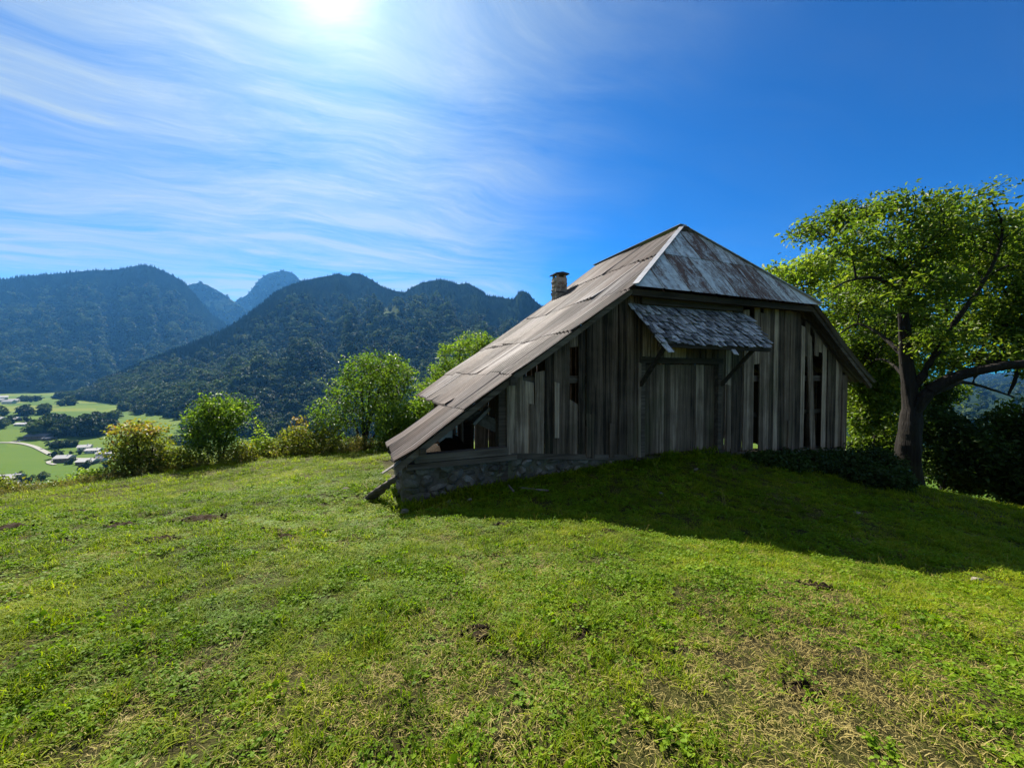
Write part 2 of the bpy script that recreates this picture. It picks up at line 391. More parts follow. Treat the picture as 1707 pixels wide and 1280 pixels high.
def zfar(r): return np.maximum(-2.9-.52*(r-21), -98.5)
ring = np.array([(26*math.sin(a), 26*math.cos(a), zfar(26.)) for a in np.linspace(-2.2, 2.2, 14)] + [(36*math.sin(a), 36*math.cos(a), zfar(36.)) for a in np.linspace(-3.1, 3.1, 16)]
                + [(18*math.sin(a), 18*math.cos(a), -1.5) for a in (2.3, 2.8, 3.3, 3.8)])
CT = np.vstack([ctrl, ring])
def _phi(r): return r                      # biharmonic in 3-D sense: gentle, no overshoot
_A = np.zeros((len(CT)+3, len(CT)+3)); _d = np.hypot(CT[:,0][:,None]-CT[:,0], CT[:,1][:,None]-CT[:,1])
_A[:len(CT),:len(CT)] = np.sqrt(_d**2+1.2**2); _A[:len(CT),-3:] = np.c_[np.ones(len(CT)), CT[:,:2]]; _A[-3:,:len(CT)] = _A[:len(CT),-3:].T
_A[:len(CT),:len(CT)] += np.eye(len(CT))*-.02
_wt = np.linalg.solve(_A, np.r_[CT[:,2], 0, 0, 0])
# hollows and hoof marks (x, y, radius, depth)
HOL = []
for px, py, d, rr, dp in ((365,1035,3.95,.20,.07),(265,1045,3.9,.14,.05),(20,1050,3.7,.22,.05),(30,1115,3.2,.2,.04),(610,1150,2.2,.12,.03),(815,1000,4.0,.12,.04),(1335,1160,2.0,.10,.035),(1300,1235,1.75,.10,.035),(1150,1110,2.7,.15,.03),(250,905,6.2,.3,.06),(330,868,7.6,.4,.07),(120,860,8.5,.3,.05)):
    p = at(px, py, d); HOL.append((p[0], p[1], rr, dp))
def zg(x, y):
    x = np.asarray(x, float); y = np.asarray(y, float); shp = x.shape; x = x.ravel(); y = y.ravel()
    out_ = np.empty(len(x))
    for i in range(0, len(x), 40000):
        xs, ys = x[i:i+40000], y[i:i+40000]
        k = np.sqrt((xs[:,None]-CT[:,0])**2+(ys[:,None]-CT[:,1])**2+1.2**2)
        z = k@_wt[:len(CT)] + _wt[-3]+_wt[-2]*xs+_wt[-1]*ys
        r = np.hypot(xs, ys); wf = sst(24, 36, r)
        z = z*(1-wf)+(zfar(r)+3*fbm(xs/40, ys/40, 3)*sst(36,80,r)*(1-sst(150,200,r)))*wf
        z = z + .06*fbm(xs*.9, ys*.9, 3) + .035*fbm(xs*3.5+9, ys*3.5, 3)
        for hx, hy, hr, hd in HOL:
            q = ((xs-hx)**2+(ys-hy)**2)/hr**2; z = z - hd*np.exp(-q)
        out_[i:i+40000] = z
    return out_.reshape(shp)
def zg1(x, y): return float(zg(np.array([x]), np.array([y]))[0])
def onto(px, py, d0=1.0, d1=60.0):
    """first point of the pasture under a photograph pixel"""
    r = ray(px, py); k = np.linspace(d0, d1, 3000)/r[1]; P = CAMP + k[:,None]*r
    below = P[:,2] < zg(P[:,0], P[:,1]); i = int(np.argmax(below)) if below.any() else len(k)-1
    return P[i]
nr, na_ = 190, 300
rr_ = np.r_[0.02, .5*(320/.5)**(np.linspace(0, 1, nr))]
aa_ = np.linspace(0, 2*np.pi, na_, endpoint=False)
RR, AA = np.meshgrid(rr_, aa_, indexing='ij'); GX, GY = RR*np.sin(AA), RR*np.cos(AA); GZ = zg(GX, GY)
ii, jj = np.meshgrid(np.arange(nr), np.arange(na_), indexing='ij'); j2 = (jj+1) % na_
GF = np.stack([ii*na_+jj, ii*na_+j2, (ii+1)*na_+j2, (ii+1)*na_+jj], -1).reshape(-1, 4)[:, ::-1]
g_ob = ob('ground', mesh('ground', np.stack([GX, GY, GZ], -1).reshape(-1, 3), GF, True), M['ground'])
tag(g_ob, 'sloping hilltop pasture ground under the grass', 'ground', kind='structure')

# ---------------------------------------------------------------- valley and mountains
def zv(x, y):
    r = np.hypot(x, y); return -97 + 25*sst(500, 1350, r)*(1-sst(200, 900, np.asarray(x, float))) + 1.5*fbm(np.asarray(x)/180, np.asarray(y)/180, 3)
xs_ = np.concatenate([-np.geomspace(9000, 60, 70), np.linspace(-50, 50, 6), np.geomspace(60, 9000, 70)])
ys_ = np.concatenate([-np.geomspace(3000, 60, 25), np.linspace(-50, 150, 8), np.geomspace(170, 7800, 130)])
VX, VY = np.meshgrid(xs_, ys_, indexing='ij'); VZ = zv(VX, VY)
def gridF(a, b, flip=False):
    i, j = np.meshgrid(np.arange(a-1), np.arange(b-1), indexing='ij')
    f = np.stack([i*b+j, (i+1)*b+j, (i+1)*b+j+1, i*b+j+1], -1).reshape(-1, 4); return f[:, ::-1] if flip else f
tag(ob('valley_floor', mesh('valley_floor', np.stack([VX, VY, VZ], -1).reshape(-1, 3), gridF(len(xs_), len(ys_)), True), M['valley']), kind='structure')
def von(px, py):
    r = ray(px, py); k = np.linspace(150, 3000, 6000)/r[1]; P = CAMP+k[:,None]*r
    b = P[:,2] < zv(P[:,0], P[:,1]); i = int(np.argmax(b)) if b.any() else len(k)-1
    return np.array([P[i,0], P[i,1], zv(P[i,0], P[i,1])])

class Mountain:
    def __init__(s, name, sky, y0, y1, pw, amp, gul, nu=260, nw=150, seed=0, clears=()):
        s.sky = np.array(sky, float); s.y0 = np.array(y0, float); s.y1 = np.array(y1, float); s.pw = pw; s.amp = amp; s.gul = gul; s.seed = seed; s.clears = clears
        s.p0, s.p1 = s.sky[0,0], s.sky[-1,0]
        P = np.linspace(s.p0, s.p1, nu); Wd = np.r_[np.linspace(-.04, 1, nw-22), np.linspace(1, 1.8, 23)[1:]]
        PP, WW = np.meshgrid(P, Wd, indexing='ij'); X, Y, Z = s.pos(PP, WW)
        s.ob = ob(name, mesh(name, np.stack([X, Y, Z], -1).reshape(-1, 3), gridF(nu, len(Wd)), True, {'clear': ('POINT', s.clear(PP, X, Y, Z).ravel())}), M['mount'])
        s.ob['kind'] = 'structure'
    def pos(s, P, Wd):
        y0 = np.interp(P, s.y0[:,0], s.y0[:,1]); y1 = np.interp(P, s.y1[:,0], s.y1[:,1])
        py = np.interp(P, s.sky[:,0], s.sky[:,1])
        Y = y0+(y1-y0)*Wd; X = (P-CXP)/F_PX*Y
        e = (625-py)/F_PX; zr = CAM_H + e*y1
        zb = zv((P-CXP)/F_PX*y0, y0)-3
        wc = np.clip(Wd, 0, 1)
        g = (1-s.pw)*wc + s.pw*wc**2.2
        Z = zb+(zr-zb)*g
        mask = np.sin(np.pi*np.clip(Wd, 0, 1))**.8
        rel = (zr-zb)
        Z = Z + mask*rel*(s.amp*fbm(X/420+s.seed, Y/420+s.seed*3, 5) + s.gul*(np.abs(fbm(P/46.+s.seed+.35*fbm(X/300, Y/300, 2), Y/2600, 4))*-2+.5))
        back = np.clip(Wd-1, 0, None); Z = Z - back*rel*1.0
        Z = np.where(Wd < 0, zb-25*(-Wd/.04), Z)
        return X, Y, Z
    def clear(s, P, X, Y, Z):
        py = 625-(Z-CAM_H)/Y*F_PX
        c = np.zeros(P.shape)
        for cx, cy, rx, ry in s.clears:
            q = ((P-cx)/rx)**2+((py-cy)/ry)**2 + 1.9*fbm(P/7, py/7, 4)
            c = np.maximum(c, 1-sst(.7, 1.1, q))
        return c
    def trees(s, n, rng, wmax=1.03, wexp=.75):
        P = rng.uniform(s.p0, s.p1, n*3); Wd = rng.uniform(0, 1, n*3)**wexp*wmax
        X, Y, Z = s.pos(P, Wd); c = s.clear(P, X, Y, Z)
        dens = (Y/np.interp(P, s.y1[:,0], s.y1[:,1]))
        ok = (rng.random(len(P)) < dens) & (c < .35); sel = np.flatnonzero(ok)[:n]
        return np.stack([X, Y, Z], -1)[sel], Wd[sel], P[sel]
MT = {}
MT['A'] = Mountain('mountain_left', [(-620,520),(-400,500),(-200,485),(0,468),(60,461),(150,453),(210,450),(228,445),(245,443),(262,447),(285,457),(310,471),(330,494),(355,525),(390,552),(430,585),(470,620)],
    [(-620,1300),(0,1500),(470,1900)], [(-620,2700),(0,2900),(470,3000)], .35, .14, .14, seed=1, clears=[(330,530,7,3)])
MT['B'] = Mountain('mountain_saddle', [(270,500),(300,483),(318,476),(336,472),(350,477),(372,489),(395,505),(430,530)], [(270,3000),(430,3000)], [(270,4000),(430,4000)], .3, .08, .08, 90, 80, seed=2, clears=[(372,506,26,9)])
MT['C'] = Mountain('mountain_dome', [(340,540),(372,520),(395,503),(416,491),(426,478),(436,466),(450,457),(464,454),(480,453),(493,458),(503,469),(520,482),(560,510)], [(340,3200),(560,3200)], [(340,4700),(560,4700)], .3, .08, .10, 110, 80, seed=3)
MT['D'] = Mountain('mountain_right', [(96,674),(112,668),(150,648),(180,633),(215,617),(250,601),(300,582),(350,562),(385,545),(420,521),(460,490),(485,478),(503,471),(530,464),(555,460),(566,457),(574,460),(582,462),(590,456),(603,458),(622,468),(640,480),(660,486),(676,488),(690,479),(705,472),(735,467),(752,470),(764,475),(780,473),(796,481),(812,494),(835,497),(856,500),(860,496),(864,488),(873,486),(882,491),(892,503),(930,530),(1000,562),(1150,600),(1300,622),(1500,640)],
    [(96,1200),(150,1120),(200,960),(260,800),(330,660),(400,590),(600,560),(1000,620),(1500,900)], [(96,1250),(150,1300),(260,1420),(385,1600),(500,2000),(590,2250),(735,2200),(873,1900),(1150,2000),(1500,2200)], .45, .20, .14, 420, 190, seed=5,
    clears=[(656,524,15,13),(648,546,14,6),(545,560,22,4),(466,532,10,4),(487,533,4,12),(405,560,18,3),(440,562,30,3)])
MT['E'] = Mountain('mountain_far', [(1150,640),(1300,628),(1420,615),(1560,632),(1700,622),(1850,600),(2050,590),(2250,610)], [(1150,350),(2250,350)], [(1150,4800),(2250,3600)], .2, .08, .06, 120, 70, seed=8)

# far tree kinds
rng = np.random.default_rng(4)
def leaf_quads(P, size, rng, up=.5, aspect=.55, fold=.25, size_var=.35):
    """folded two-triangle leaves centred on P"""
    n = len(P); nrm = rng.normal(size=(n,3)); nrm[:,2] = np.abs(nrm[:,2])+up; nrm /= np.linalg.norm(nrm,axis=1)[:,None]
    a = rng.normal(size=(n,3)); u = np.cross(nrm, a); u /= np.linalg.norm(u,axis=1)[:,None]; v = np.cross(nrm, u)
    L = (size*(1+size_var*rng.normal(size=n)).clip(.4, 1.9))[:,None]; wd = L*aspect
    V = np.stack([P-u*L*.5, P+v*wd*.5+nrm*wd*fold, P+u*L*.5, P-v*wd*.5+nrm*wd*fold], 1).reshape(-1, 3)
    b = np.arange(n)*4; Fq = np.concatenate([np.stack([b, b+1, b+2], 1), np.stack([b, b+2, b+3], 1)])
    return V, Fq
def broad_proto(k):
    r = np.random.default_rng(30+k); lob = r.normal(size=(9,3))*[.26,.26,.22]+[0,0,.62]; rad = r.uniform(.18,.30,9)
    n = 420; li = r.integers(0, 9, n); d = r.normal(size=(n,3)); d /= np.linalg.norm(d,axis=1)[:,None]; d[:,2] = np.abs(d[:,2])*.9+d[:,2]*.1
    P = lob[li]+d*rad[li][:,None]; V, Fq = leaf_quads(P, .17, r, .8, .8)
    tint = np.repeat(np.clip(.35+.3*(r.random(9)[li]-.5)+.25*r.normal(size=n), 0, 1), 4)
    # opaque core
    t = np.linspace(0, 2*np.pi, 7)[:-1]; core = [(.30*math.cos(a)*q, .30*math.sin(a)*q, z) for z, q in ((0,.3),(.25,.9),(.6,1.15),(.85,.5)) for a in t]
    cf = [(i*6+j, i*6+(j+1) % 6, (i+1)*6+(j+1) % 6, (i+1)*6+j) for i in range(3) for j in range(6)]
    b = len(V); V = np.vstack([V, core]); Fl = [tuple(f) for f in Fq]+[tuple(q+b for q in f) for f in cf]
    return proto('broadleaf_kind', V, Fl, M['far_leaf'], False, {'tint': ('POINT', np.r_[tint, np.full(len(core), .1)])})
def fir_proto(k):
    r = np.random.default_rng(60+k); V = []; Fl = []; tint = []
    for q in range(9):
        z = .10+.095*q; rad = .21*(1-q/9.6); n = 9; b = len(V); V.append((0,0,z+.16)); tint.append(.6)
        for j in range(n):
            a = 2*math.pi*(j+.5*(q % 2))/n+r.normal()*.1; rj = rad*r.uniform(.75, 1.15); V.append((rj*math.cos(a), rj*math.sin(a), z-.03*r.random())); tint.append(r.random())
        Fl += [(b, b+1+j, b+1+(j+1) % n) for j in range(n)]
    V.append((0,0,0)); V.append((0,0,1.02)); tint += [0, 0]
    return proto('conifer_kind', V, Fl, M['far_fir'], False, {'tint': ('POINT', tint)})
FAR = [broad_proto(k) for k in range(4)]+[fir_proto(k) for k in range(2)]
def far_wood(name, pts, hgt, conif, label, cat, rng):
    n = len(pts); idx = np.where(rng.random(n) < conif, rng.integers(4, 6, n), rng.integers(0, 4, n))
    h = hgt*rng.uniform(.65, 1.3, n)*np.where(idx >= 4, .82, 1.0); wd = np.where(idx >= 4, h*1.0, h*rng.uniform(.9, 1.25, n))
    rot = np.stack([np.zeros(n), np.zeros(n), rng.uniform(0, 6.28, n)], 1)
    prot = [bpy.data.objects.new(p.name, p.data) for p in FAR]
    o = scatter(name, pts-np.array([0,0,.8]), rot, np.stack([wd, wd, h], 1), idx, prot); tag(o, label, cat, kind='stuff'); return o
for key, n, hg, con, lab in (('A', 16000, 26, lambda w_: sst(.35,.9,w_), 'dark bluish forest covering the broad mountain at the far left'),
                         ('B', 2500, 17, lambda w_: .8+0*w_, 'forest on the low saddle between two mountains'),
                         ('C', 4500, 18, lambda w_: .8+0*w_, 'hazy forest on the rounded far dome of the mountain'),
                         ('D', 34000, 16.5, lambda w_: sst(.35,.85,w_), 'mixed forest covering the long craggy mountain behind the barn'),
                         ('E', 5000, 20, lambda w_: .3+0*w_, 'hazy woods on the distant ridge seen through the tree')):
    p_, w_, _ = MT[key].trees(n, rng); far_wood('forest', p_, hg, con(w_), lab, 'forest', rng)

# ---------------------------------------------------------------- valley: lanes, groves, houses
def ribbon(name, pix, width, zfun=None):
    P = np.array([von(*p) for p in pix]); t = np.r_[0, np.cumsum(np.hypot(*np.diff(P[:,:2],axis=0).T))]
    tt = np.linspace(0, t[-1], 40); X = np.interp(tt, t, P[:,0]); Y = np.interp(tt, t, P[:,1])
    ker = np.array([1,2,3,2,1])/9.; X = np.convolve(np.pad(X,2,'edge'), ker, 'valid'); Y = np.convolve(np.pad(Y,2,'edge'), ker, 'valid')
    dx, dy = np.gradient(X), np.gradient(Y); l = np.hypot(dx, dy); nx, ny = -dy/l, dx/l; V = []
    for sg in (-1, 1):
        x_, y_ = X+sg*nx*width/2, Y+sg*ny*width/2; V.append(np.stack([x_, y_, zv(x_, y_)+.7], 1))
    V = np.concatenate(V); n = len(X); Fq = np.array([(i, i+1, n+i+1, n+i) for i in range(n-1)])[:, ::-1]
    o = ob(name, mesh(name, V, Fq), M['lane']); o['kind'] = 'structure'; return o
ribbon('road', [(-60,740),(0,738),(22,738),(40,740),(58,745),(74,753),(88,760),(105,763),(135,766),(160,764),(200,762)], 5.0)
ribbon('road', [(14,738),(30,736),(46,732),(55,731)], 4.0)
ribbon('road', [(92,775),(82,773),(80,770),(88,768),(100,766)], 3.4)
ribbon('road', [(-40,812),(15,811),(45,809),(80,806),(120,800)], 3.4)

def grove(name, areas, n, h, label, cat, seed, conif=.05):
    r = np.random.default_rng(seed); P = []
    for px, py, rx, ry in areas:
        k = max(1, int(n*rx*ry/sum(a[2]*a[3] for a in areas)))
        for _ in range(k):
            a = r.uniform(0, 6.28); q = math.sqrt(r.random()); P.append(von(px+rx*q*math.cos(a), py+ry*q*math.sin(a)))
    return far_wood(name, np.array(P), h, np.full(len(P), conif), label, cat, r)
grove('grove', [(80,726,24,4),(125,724,42,5),(165,716,20,6),(100,716,25,4),(150,724,30,3)], 105, 17, 'large dark rounded wood in the valley meadows beside the long shed', 'wood', 1)
grove('grove', [(45,691,11,2.5)], 14, 13, 'small dark clump of trees in the pale green upper meadow', 'trees', 2)
grove('grove', [(71,690,7,2.5),(80,689,5,2)], 10, 13, 'pair of dark round treetops touching the forest spur', 'trees', 3)
grove('grove', [(112,676,12,2),(150,664,24,2),(190,660,26,3)], 60, 15, 'dark wooded edge at the tip of the forest spur', 'wood', 4)
grove('grove', [(215,684,14,2.5),(250,688,26,4),(196,698,8,2)], 45, 14, 'wooded strip between two upper valley meadows', 'wood', 5)
grove('hedge', [(105,744,22,1.6),(95,746,10,2)], 26, 6, 'low dark hedge lying in the meadow above the white houses', 'hedge', 6)
grove('grove', [(14,706,8,3),(46,701,6,3),(3,713,8,2)], 14, 9, 'garden trees around the farm houses at the left edge', 'trees', 7)
grove('grove', [(36,668,14,2),(52,668,18,3),(5,690,8,4)], 34, 10, 'trees around the far village below the left mountain', 'trees', 8)
grove('grove', [(128,758,14,3),(170,760,18,2.5),(110,773,12,2.5),(150,778,30,4),(60,800,12,4),(45,804,18,4)], 20, 5.5, 'garden bushes between the white houses beside the curving lane', 'bushes', 9)
grove('grove', [(300,738,18,2.5),(330,742,14,2)], 26, 8, 'dark hedge of bushes in the meadow behind the small leafy tree', 'hedge', 10)
grove('grove', [(340,716,40,5),(430,722,60,6),(540,728,60,6)], 140, 14, 'dark lower edge of the forest at the foot of the mountain', 'wood', 11)
for k, (px, py, h, lab) in enumerate(((90,764,8,'small round tree where the lane meets the houses'),(103,761,6,'tiny round tree in the meadow above the lane junction'),(32,800,7,'small dark tree beside the lowest house'))):
    o = ob('valley_tree', FAR[k].data, None, None, von(px, py), (0,0,k), (h*.9, h*.9, h)); tag(o, lab, 'tree')

def house(px, py, wd, dp, hw, hr, rz, wall, roof, label, chim=True, nwin=3):
    p = von(px, py); e = empty('house', p, rz); tag(e, label, 'house')
    MB().box(-wd/2, wd/2, -dp/2, dp/2, -1.5, hw).build('wall', M[wall], e)
    o = .8; V = [(-wd/2-o,-dp/2-o,hw-.25),(wd/2+o,-dp/2-o,hw-.25),(wd/2+o,dp/2+o,hw-.25),(-wd/2-o,dp/2+o,hw-.25),(-wd/2-o,0,hw+hr),(wd/2+o,0,hw+hr)]
    Fr = [(0,1,5,4),(2,3,4,5),(1,2,5),(3,0,4),(3,2,1,0)]
    rf = ob('roof', mesh('roof', V, Fr), M[roof], e)
    if chim: MB().box(wd*.2, wd*.2+.8, -.4, .4, hw+hr*.6, hw+hr+.9).build('chimney', M['lime'], rf)
    for k in range(nwin):
        x = -wd/2+wd*(k+.5)/nwin
        MB().box(x-.55, x+.55, -dp/2-.05, -dp/2+.1, hw*.45, hw*.45+1.3).build('window', M['pane'], e)
        if k == 0: MB().box(-wd/2-.05, -wd/2+.1, -.6, .6, hw*.45, hw*.45+1.3).build('window', M['pane'], e)
    MB().box(wd*.1, wd*.1+1.0, -dp/2-.04, -dp/2+.1, 0.0, 2.1).build('door', M['lime2'], e)
house(19,803,13,11,4.6,2.6,.35,'lime2','roof_pale','pale roofed chalet lowest in the valley at the left edge')
house(22,808,9,7,2.4,1.4,.3,'lime','roof_dark','low grey outbuilding just below the lowest chalet',False,2)
house(108,769,13,11,4.6,2.7,.25,'lime2','roof_pale','white roofed house where the lane meets the hamlet')
house(142,750,11,9,4.4,2.4,.5,'lime','roof_pale','white house at the top of the hamlet beside dark bushes')
house(157,754,13,9,3.4,2.0,.3,'lime','roof_pale','broad white roofed house right of the topmost hamlet house')
house(178,759,16,9,3.4,1.8,.2,'lime','roof_pale','long pale house half hidden behind the reddish bush')
house(146,773,15,10,3.4,2.2,.2,'lime2','roof_pale','pale roofed house lowest in the hamlet above the hedge shrubs')
house(169,767,9,8,3.0,1.7,.1,'lime','roof_dark','small grey house between the hamlet lane and reddish bush',True,2)
house(66,731,27,13,4.4,3.0,.12,'lime2','roof_dark','long dark farm shed against the big valley wood',False,4)
house(82,733,10,9,2.6,1.6,.12,'lime2','roof_dark','small dark lean-to at the end of the long shed',False,2)
house(24,702,13,11,4.6,2.6,.2,'lime2','roof_pale','brown farmhouse with white roof among garden trees at left')
house(38,709,16,10,2.8,1.8,.1,'lime','roof_pale','low pale farm building in front of the brown farmhouse')
house(-2,702,14,11,4.6,2.6,.2,'lime','roof_pale','pale house cut off by the left edge above the meadow')
for k, (px, py, lab) in enumerate(((4,670,'white village house at the left edge below the mountain'),(15,673,'widest white house of the far village'),(23,671,'small white house at the end of the far village'),(6,665,'highest white house of the far village'))):
    house(px, py, 17+3*(k==1), 13, 6, 4, .3*k, 'lime', 'roof_pale', lab, False, 2)

# ---------------------------------------------------------------- near trees and shrubs
def grow(seeds, tips, rng, seg=.3, bias=.35, lift=.0):
    """seeds: polylines joined to each other; every tip joins the nearest suitable node"""
    cap = 40000; pos = np.zeros((cap,3)); par = np.full(cap, -1, int); plen = np.zeros(cap); n = 0; main = np.zeros(cap, bool)
    force = np.zeros(cap)
    for sdl in seeds:
        rr0, rr1 = (0, 0) if not isinstance(sdl, tuple) else sdl[1:]
        sdl = sdl[0] if isinstance(sdl, tuple) else sdl
        sdl = np.asarray(sdl, float); last = -1
        if n: last = int(np.argmin(((pos[:n]-sdl[0])**2).sum(1)))
        for k in range(len(sdl)-1 if n == 0 else len(sdl)):
            a = sdl[k] if n == 0 else (pos[last] if k == 0 else sdl[k-1]); b = sdl[k+1] if n == 0 else sdl[k]
            if n == 0: pos[0] = a; force[0] = rr0*1.35; n = 1; last = 0
            L = np.linalg.norm(b-a)
            if L < 1e-4: continue
            m = max(1, int(L/seg))
            for q in range(1, m+1):
                pos[n] = a+(b-a)*q/m+rng.normal(size=3)*.02*min(1, L); par[n] = last; plen[n] = plen[last]+L/m; main[n] = True; force[n] = rr1+(rr0-rr1)*max(0, 1-(k+q/m)/len(sdl))**1.5; last = n; n += 1
    order = np.argsort(((tips[:,None,:]-pos[None,:n:3])**2).sum(2).min(1)); endn = []
    for ti in order:
        tp = tips[ti]; d = tp-pos[:n]; dist = np.linalg.norm(d, axis=1)
        cost = dist+bias*plen[:n]*.25+np.where(d[:,2] < -.1*dist, dist*.4, 0)
        b = int(np.argmin(cost)); L = dist[b]; m = max(1, int(L/seg)); a = pos[b].copy(); last = b
        bend = rng.normal(size=3)*.10*L; bend[2] += lift*L
        for q in range(1, m+1):
            f = q/m; pos[n] = a+(tp-a)*f+bend*(f*(1-f)*2); par[n] = last; plen[n] = plen[last]+L/m; last = n; n += 1
        endn.append(last)
    return pos[:n], par[:n], np.array(endn), force[:n]
def skin(pos, par, endn, r_tip, r_base, sides=6, taper=1.0, force=None):
    n = len(pos); cnt = np.zeros(n); cnt[endn] += 1
    kids = [[] for _ in range(n)]
    for i in range(n-1, 0, -1): cnt[par[i]] += max(cnt[i], .3) if cnt[i] == 0 else cnt[i]
    for i in range(1, n): kids[par[i]].append(i)
    cnt = np.maximum(cnt, 1); p = math.log(max(cnt[0], 2))/math.log(r_base/r_tip); rad = r_tip*cnt**(1/p); hgt = np.clip((pos[:,2]-pos[0,2])/(pos[:,2].max()-pos[0,2])/.75, 0, 1)**.8; rad = np.maximum(rad*(1-(1-taper)*hgt), r_tip)
    if force is not None: rad = np.where(force > 0, force, rad)
    i = np.arange(1, n); a = pos[par[i]]; b = pos[i]
    big = np.array([max(kids[q], key=lambda k: cnt[k]) if kids[q] else -1 for q in range(n)])
    ra = np.where(big[par[i]] == i, rad[par[i]], np.minimum(rad[par[i]], rad[i]*1.1)); rb = rad[i]
    def frame(dv):
        dv = dv/np.maximum(np.linalg.norm(dv, axis=1), 1e-6)[:,None]; ref = np.where(np.abs(dv[:,2:3]) > .92, [[1.,0,0]], [[0,0,1.]])
        x = np.cross(dv, ref); x /= np.linalg.norm(x, axis=1)[:,None]; return x, np.cross(dv, x)
    d = b-a; dprev = d.copy(); hp = par[par[i]] >= 0; dprev[hp] = pos[par[i][hp]]-pos[par[par[i][hp]]]
    ta = np.where((big[par[i]] == i)[:,None], d/np.linalg.norm(d,axis=1)[:,None]+dprev/np.maximum(np.linalg.norm(dprev,axis=1),1e-6)[:,None], d)
    dn = d.copy(); hb = big[i] >= 0; dn[hb] = pos[big[i][hb]]-pos[i[hb]]
    tb = d/np.linalg.norm(d,axis=1)[:,None]+dn/np.maximum(np.linalg.norm(dn,axis=1),1e-6)[:,None]
    xa, ya = frame(ta); xb, yb = frame(tb); ang = np.arange(sides)*2*np.pi/sides; V = []
    for c, x, y, r in ((a, xa, ya, ra), (b, xb, yb, rb)):
        if sides > 8:
            ridge = 1+.10*np.sin(3*ang[None,:]+1.3*c[:,2:3])+.07*np.sin(5*ang[None,:]+2.1*c[:,2:3]+.7)+.05*np.sin(7*ang[None,:]-4.5*c[:,2:3])
            r = (r[:,None]*np.where(r[:,None] > .05, ridge, 1))[:,:,None]
        else: r = r[:,None,None]
        V.append(c[:,None,:]+r*(np.cos(ang)[None,:,None]*x[:,None,:]+np.sin(ang)[None,:,None]*y[:,None,:]))
    V = np.concatenate(V, 1).reshape(-1, 3); base = (np.arange(n-1)*2*sides)[:,None]; k = np.arange(sides); k2 = (k+1) % sides
    Fq = np.stack([base+k, base+k2, base+sides+k2, base+sides+k], -1).reshape(-1, 4); return V, Fq, rad
def plant(name, label, cat, seeds, lobes, ntip, leaf, per, sigma, mat, r_base, seed, r_tip=.007, group=None, tint=(.5,.22), seg=.28, up=.25, hollow=.45, aspect=.5, red=None, bias=.35, taper=.75):
    rng = np.random.default_rng(seed); base = np.array(seeds[0][0][0] if isinstance(seeds[0], tuple) else seeds[0][0], float)
    vol = np.array([l[3]*l[4]*l[5] for l in lobes])**.8; pick = rng.choice(len(lobes), ntip, p=vol/vol.sum()); L = np.array(lobes)[pick]
    d = rng.normal(size=(ntip,3)); d /= np.linalg.norm(d,axis=1)[:,None]; q = rng.uniform(hollow, 1, ntip)**.6; q = np.where(rng.random(ntip) < .14, q*rng.uniform(1.1, 1.5, ntip), q)
    tips = L[:,:3]+d*q[:,None]*L[:,3:6]
    pos, par, endn, force = grow(seeds, tips, rng, seg, bias)
    V, Fq, rad = skin(pos, par, endn, r_tip, r_base, 16 if r_base > .2 else 6, taper, force)
    e = empty(name, base); tag(e, label, cat, group)
    ob('trunk', mesh('trunk', V-base, Fq, True), M['bark'], e)
    fine = np.flatnonzero((rad < r_tip*2.2)); fine = fine[rng.random(len(fine)) < .5]
    src = np.concatenate([np.repeat(pos[endn], per, 0), np.repeat(pos[fine], max(1, per//5), 0)])
    clump = np.concatenate([np.repeat(rng.normal(size=len(endn)), per), np.repeat(rng.normal(size=len(fine)), max(1, per//5))])
    P = src+rng.normal(size=src.shape).clip(-1.7,1.7)*sigma*np.array([1,1,.7]); P[:,2] -= .25*sigma
    LV, LF = leaf_quads(P, leaf, rng, up, aspect)
    tn = np.clip(tint[0]+tint[1]*.6*clump+tint[1]*.7*rng.normal(size=len(P)), 0, 1)
    if red is not None: tn = np.where(P[:,2] > red, np.clip(tn+.35, 0, 1), tn)
    ob('crown', mesh('crown', LV-base, LF, False, {'tint': ('POINT', np.repeat(tn, 4))}), mat, e)
    return e
def lobes_at(d, L, dep=.85, dd=None):
    """lobes given as photograph pixels (centre, half sizes) become ellipsoids at forward distance d"""
    r = np.random.default_rng(int(d*100)+len(L)); out_ = []
    for px, py, rx, ry in L:
        k = d+r.uniform(-.5, .5)*(dd if dd is not None else d*.08); c = at(px, py, k)
        out_.append((c[0], c[1], c[2], rx/F_PX*k, rx/F_PX*k*dep+.2, ry/F_PX*k))
    return out_
def stem(d, *pix, root=True):
    P = [at(px, py, d+(q[0] if q else 0)) for px, py, *q in pix]
    if root: P[0][2] = zg1(P[0][0], P[0][1])-.15
    Q = [P[0]]+P+[P[-1]]; out_ = []
    for i in range(1, len(Q)-2):                                  # Catmull-Rom
        a, b, c, e = Q[i-1], Q[i], Q[i+1], Q[i+2]
        for f in (0, .25, .5, .75): out_.append(.5*(2*b+(c-a)*f+(2*a-5*b+4*c-e)*f*f+(3*b-a-3*c+e)*f**3))
    return out_+[P[-1]]
M['ash'] = leaf_material('ash_leaf', [(0,(.035,.070,.012)),(.4,(.095,.165,.020)),(.7,(.175,.245,.030)),(1,(.27,.30,.055))], .55)
M['autumn'] = leaf_material('turning_leaf', [(0,(.035,.055,.012)),(.35,(.11,.145,.020)),(.65,(.22,.225,.032)),(.85,(.30,.20,.05)),(1,(.22,.10,.045))], .5)
M['walnut'] = leaf_material('walnut_leaf', [(0,(.022,.045,.010)),(.4,(.065,.115,.015)),(.7,(.135,.19,.022)),(1,(.23,.25,.035))], .52)
M['dark_leaf'] = leaf_material('undergrowth_leaf', [(0,(.018,.036,.010)),(.5,(.045,.080,.016)),(1,(.10,.14,.03))], .4)

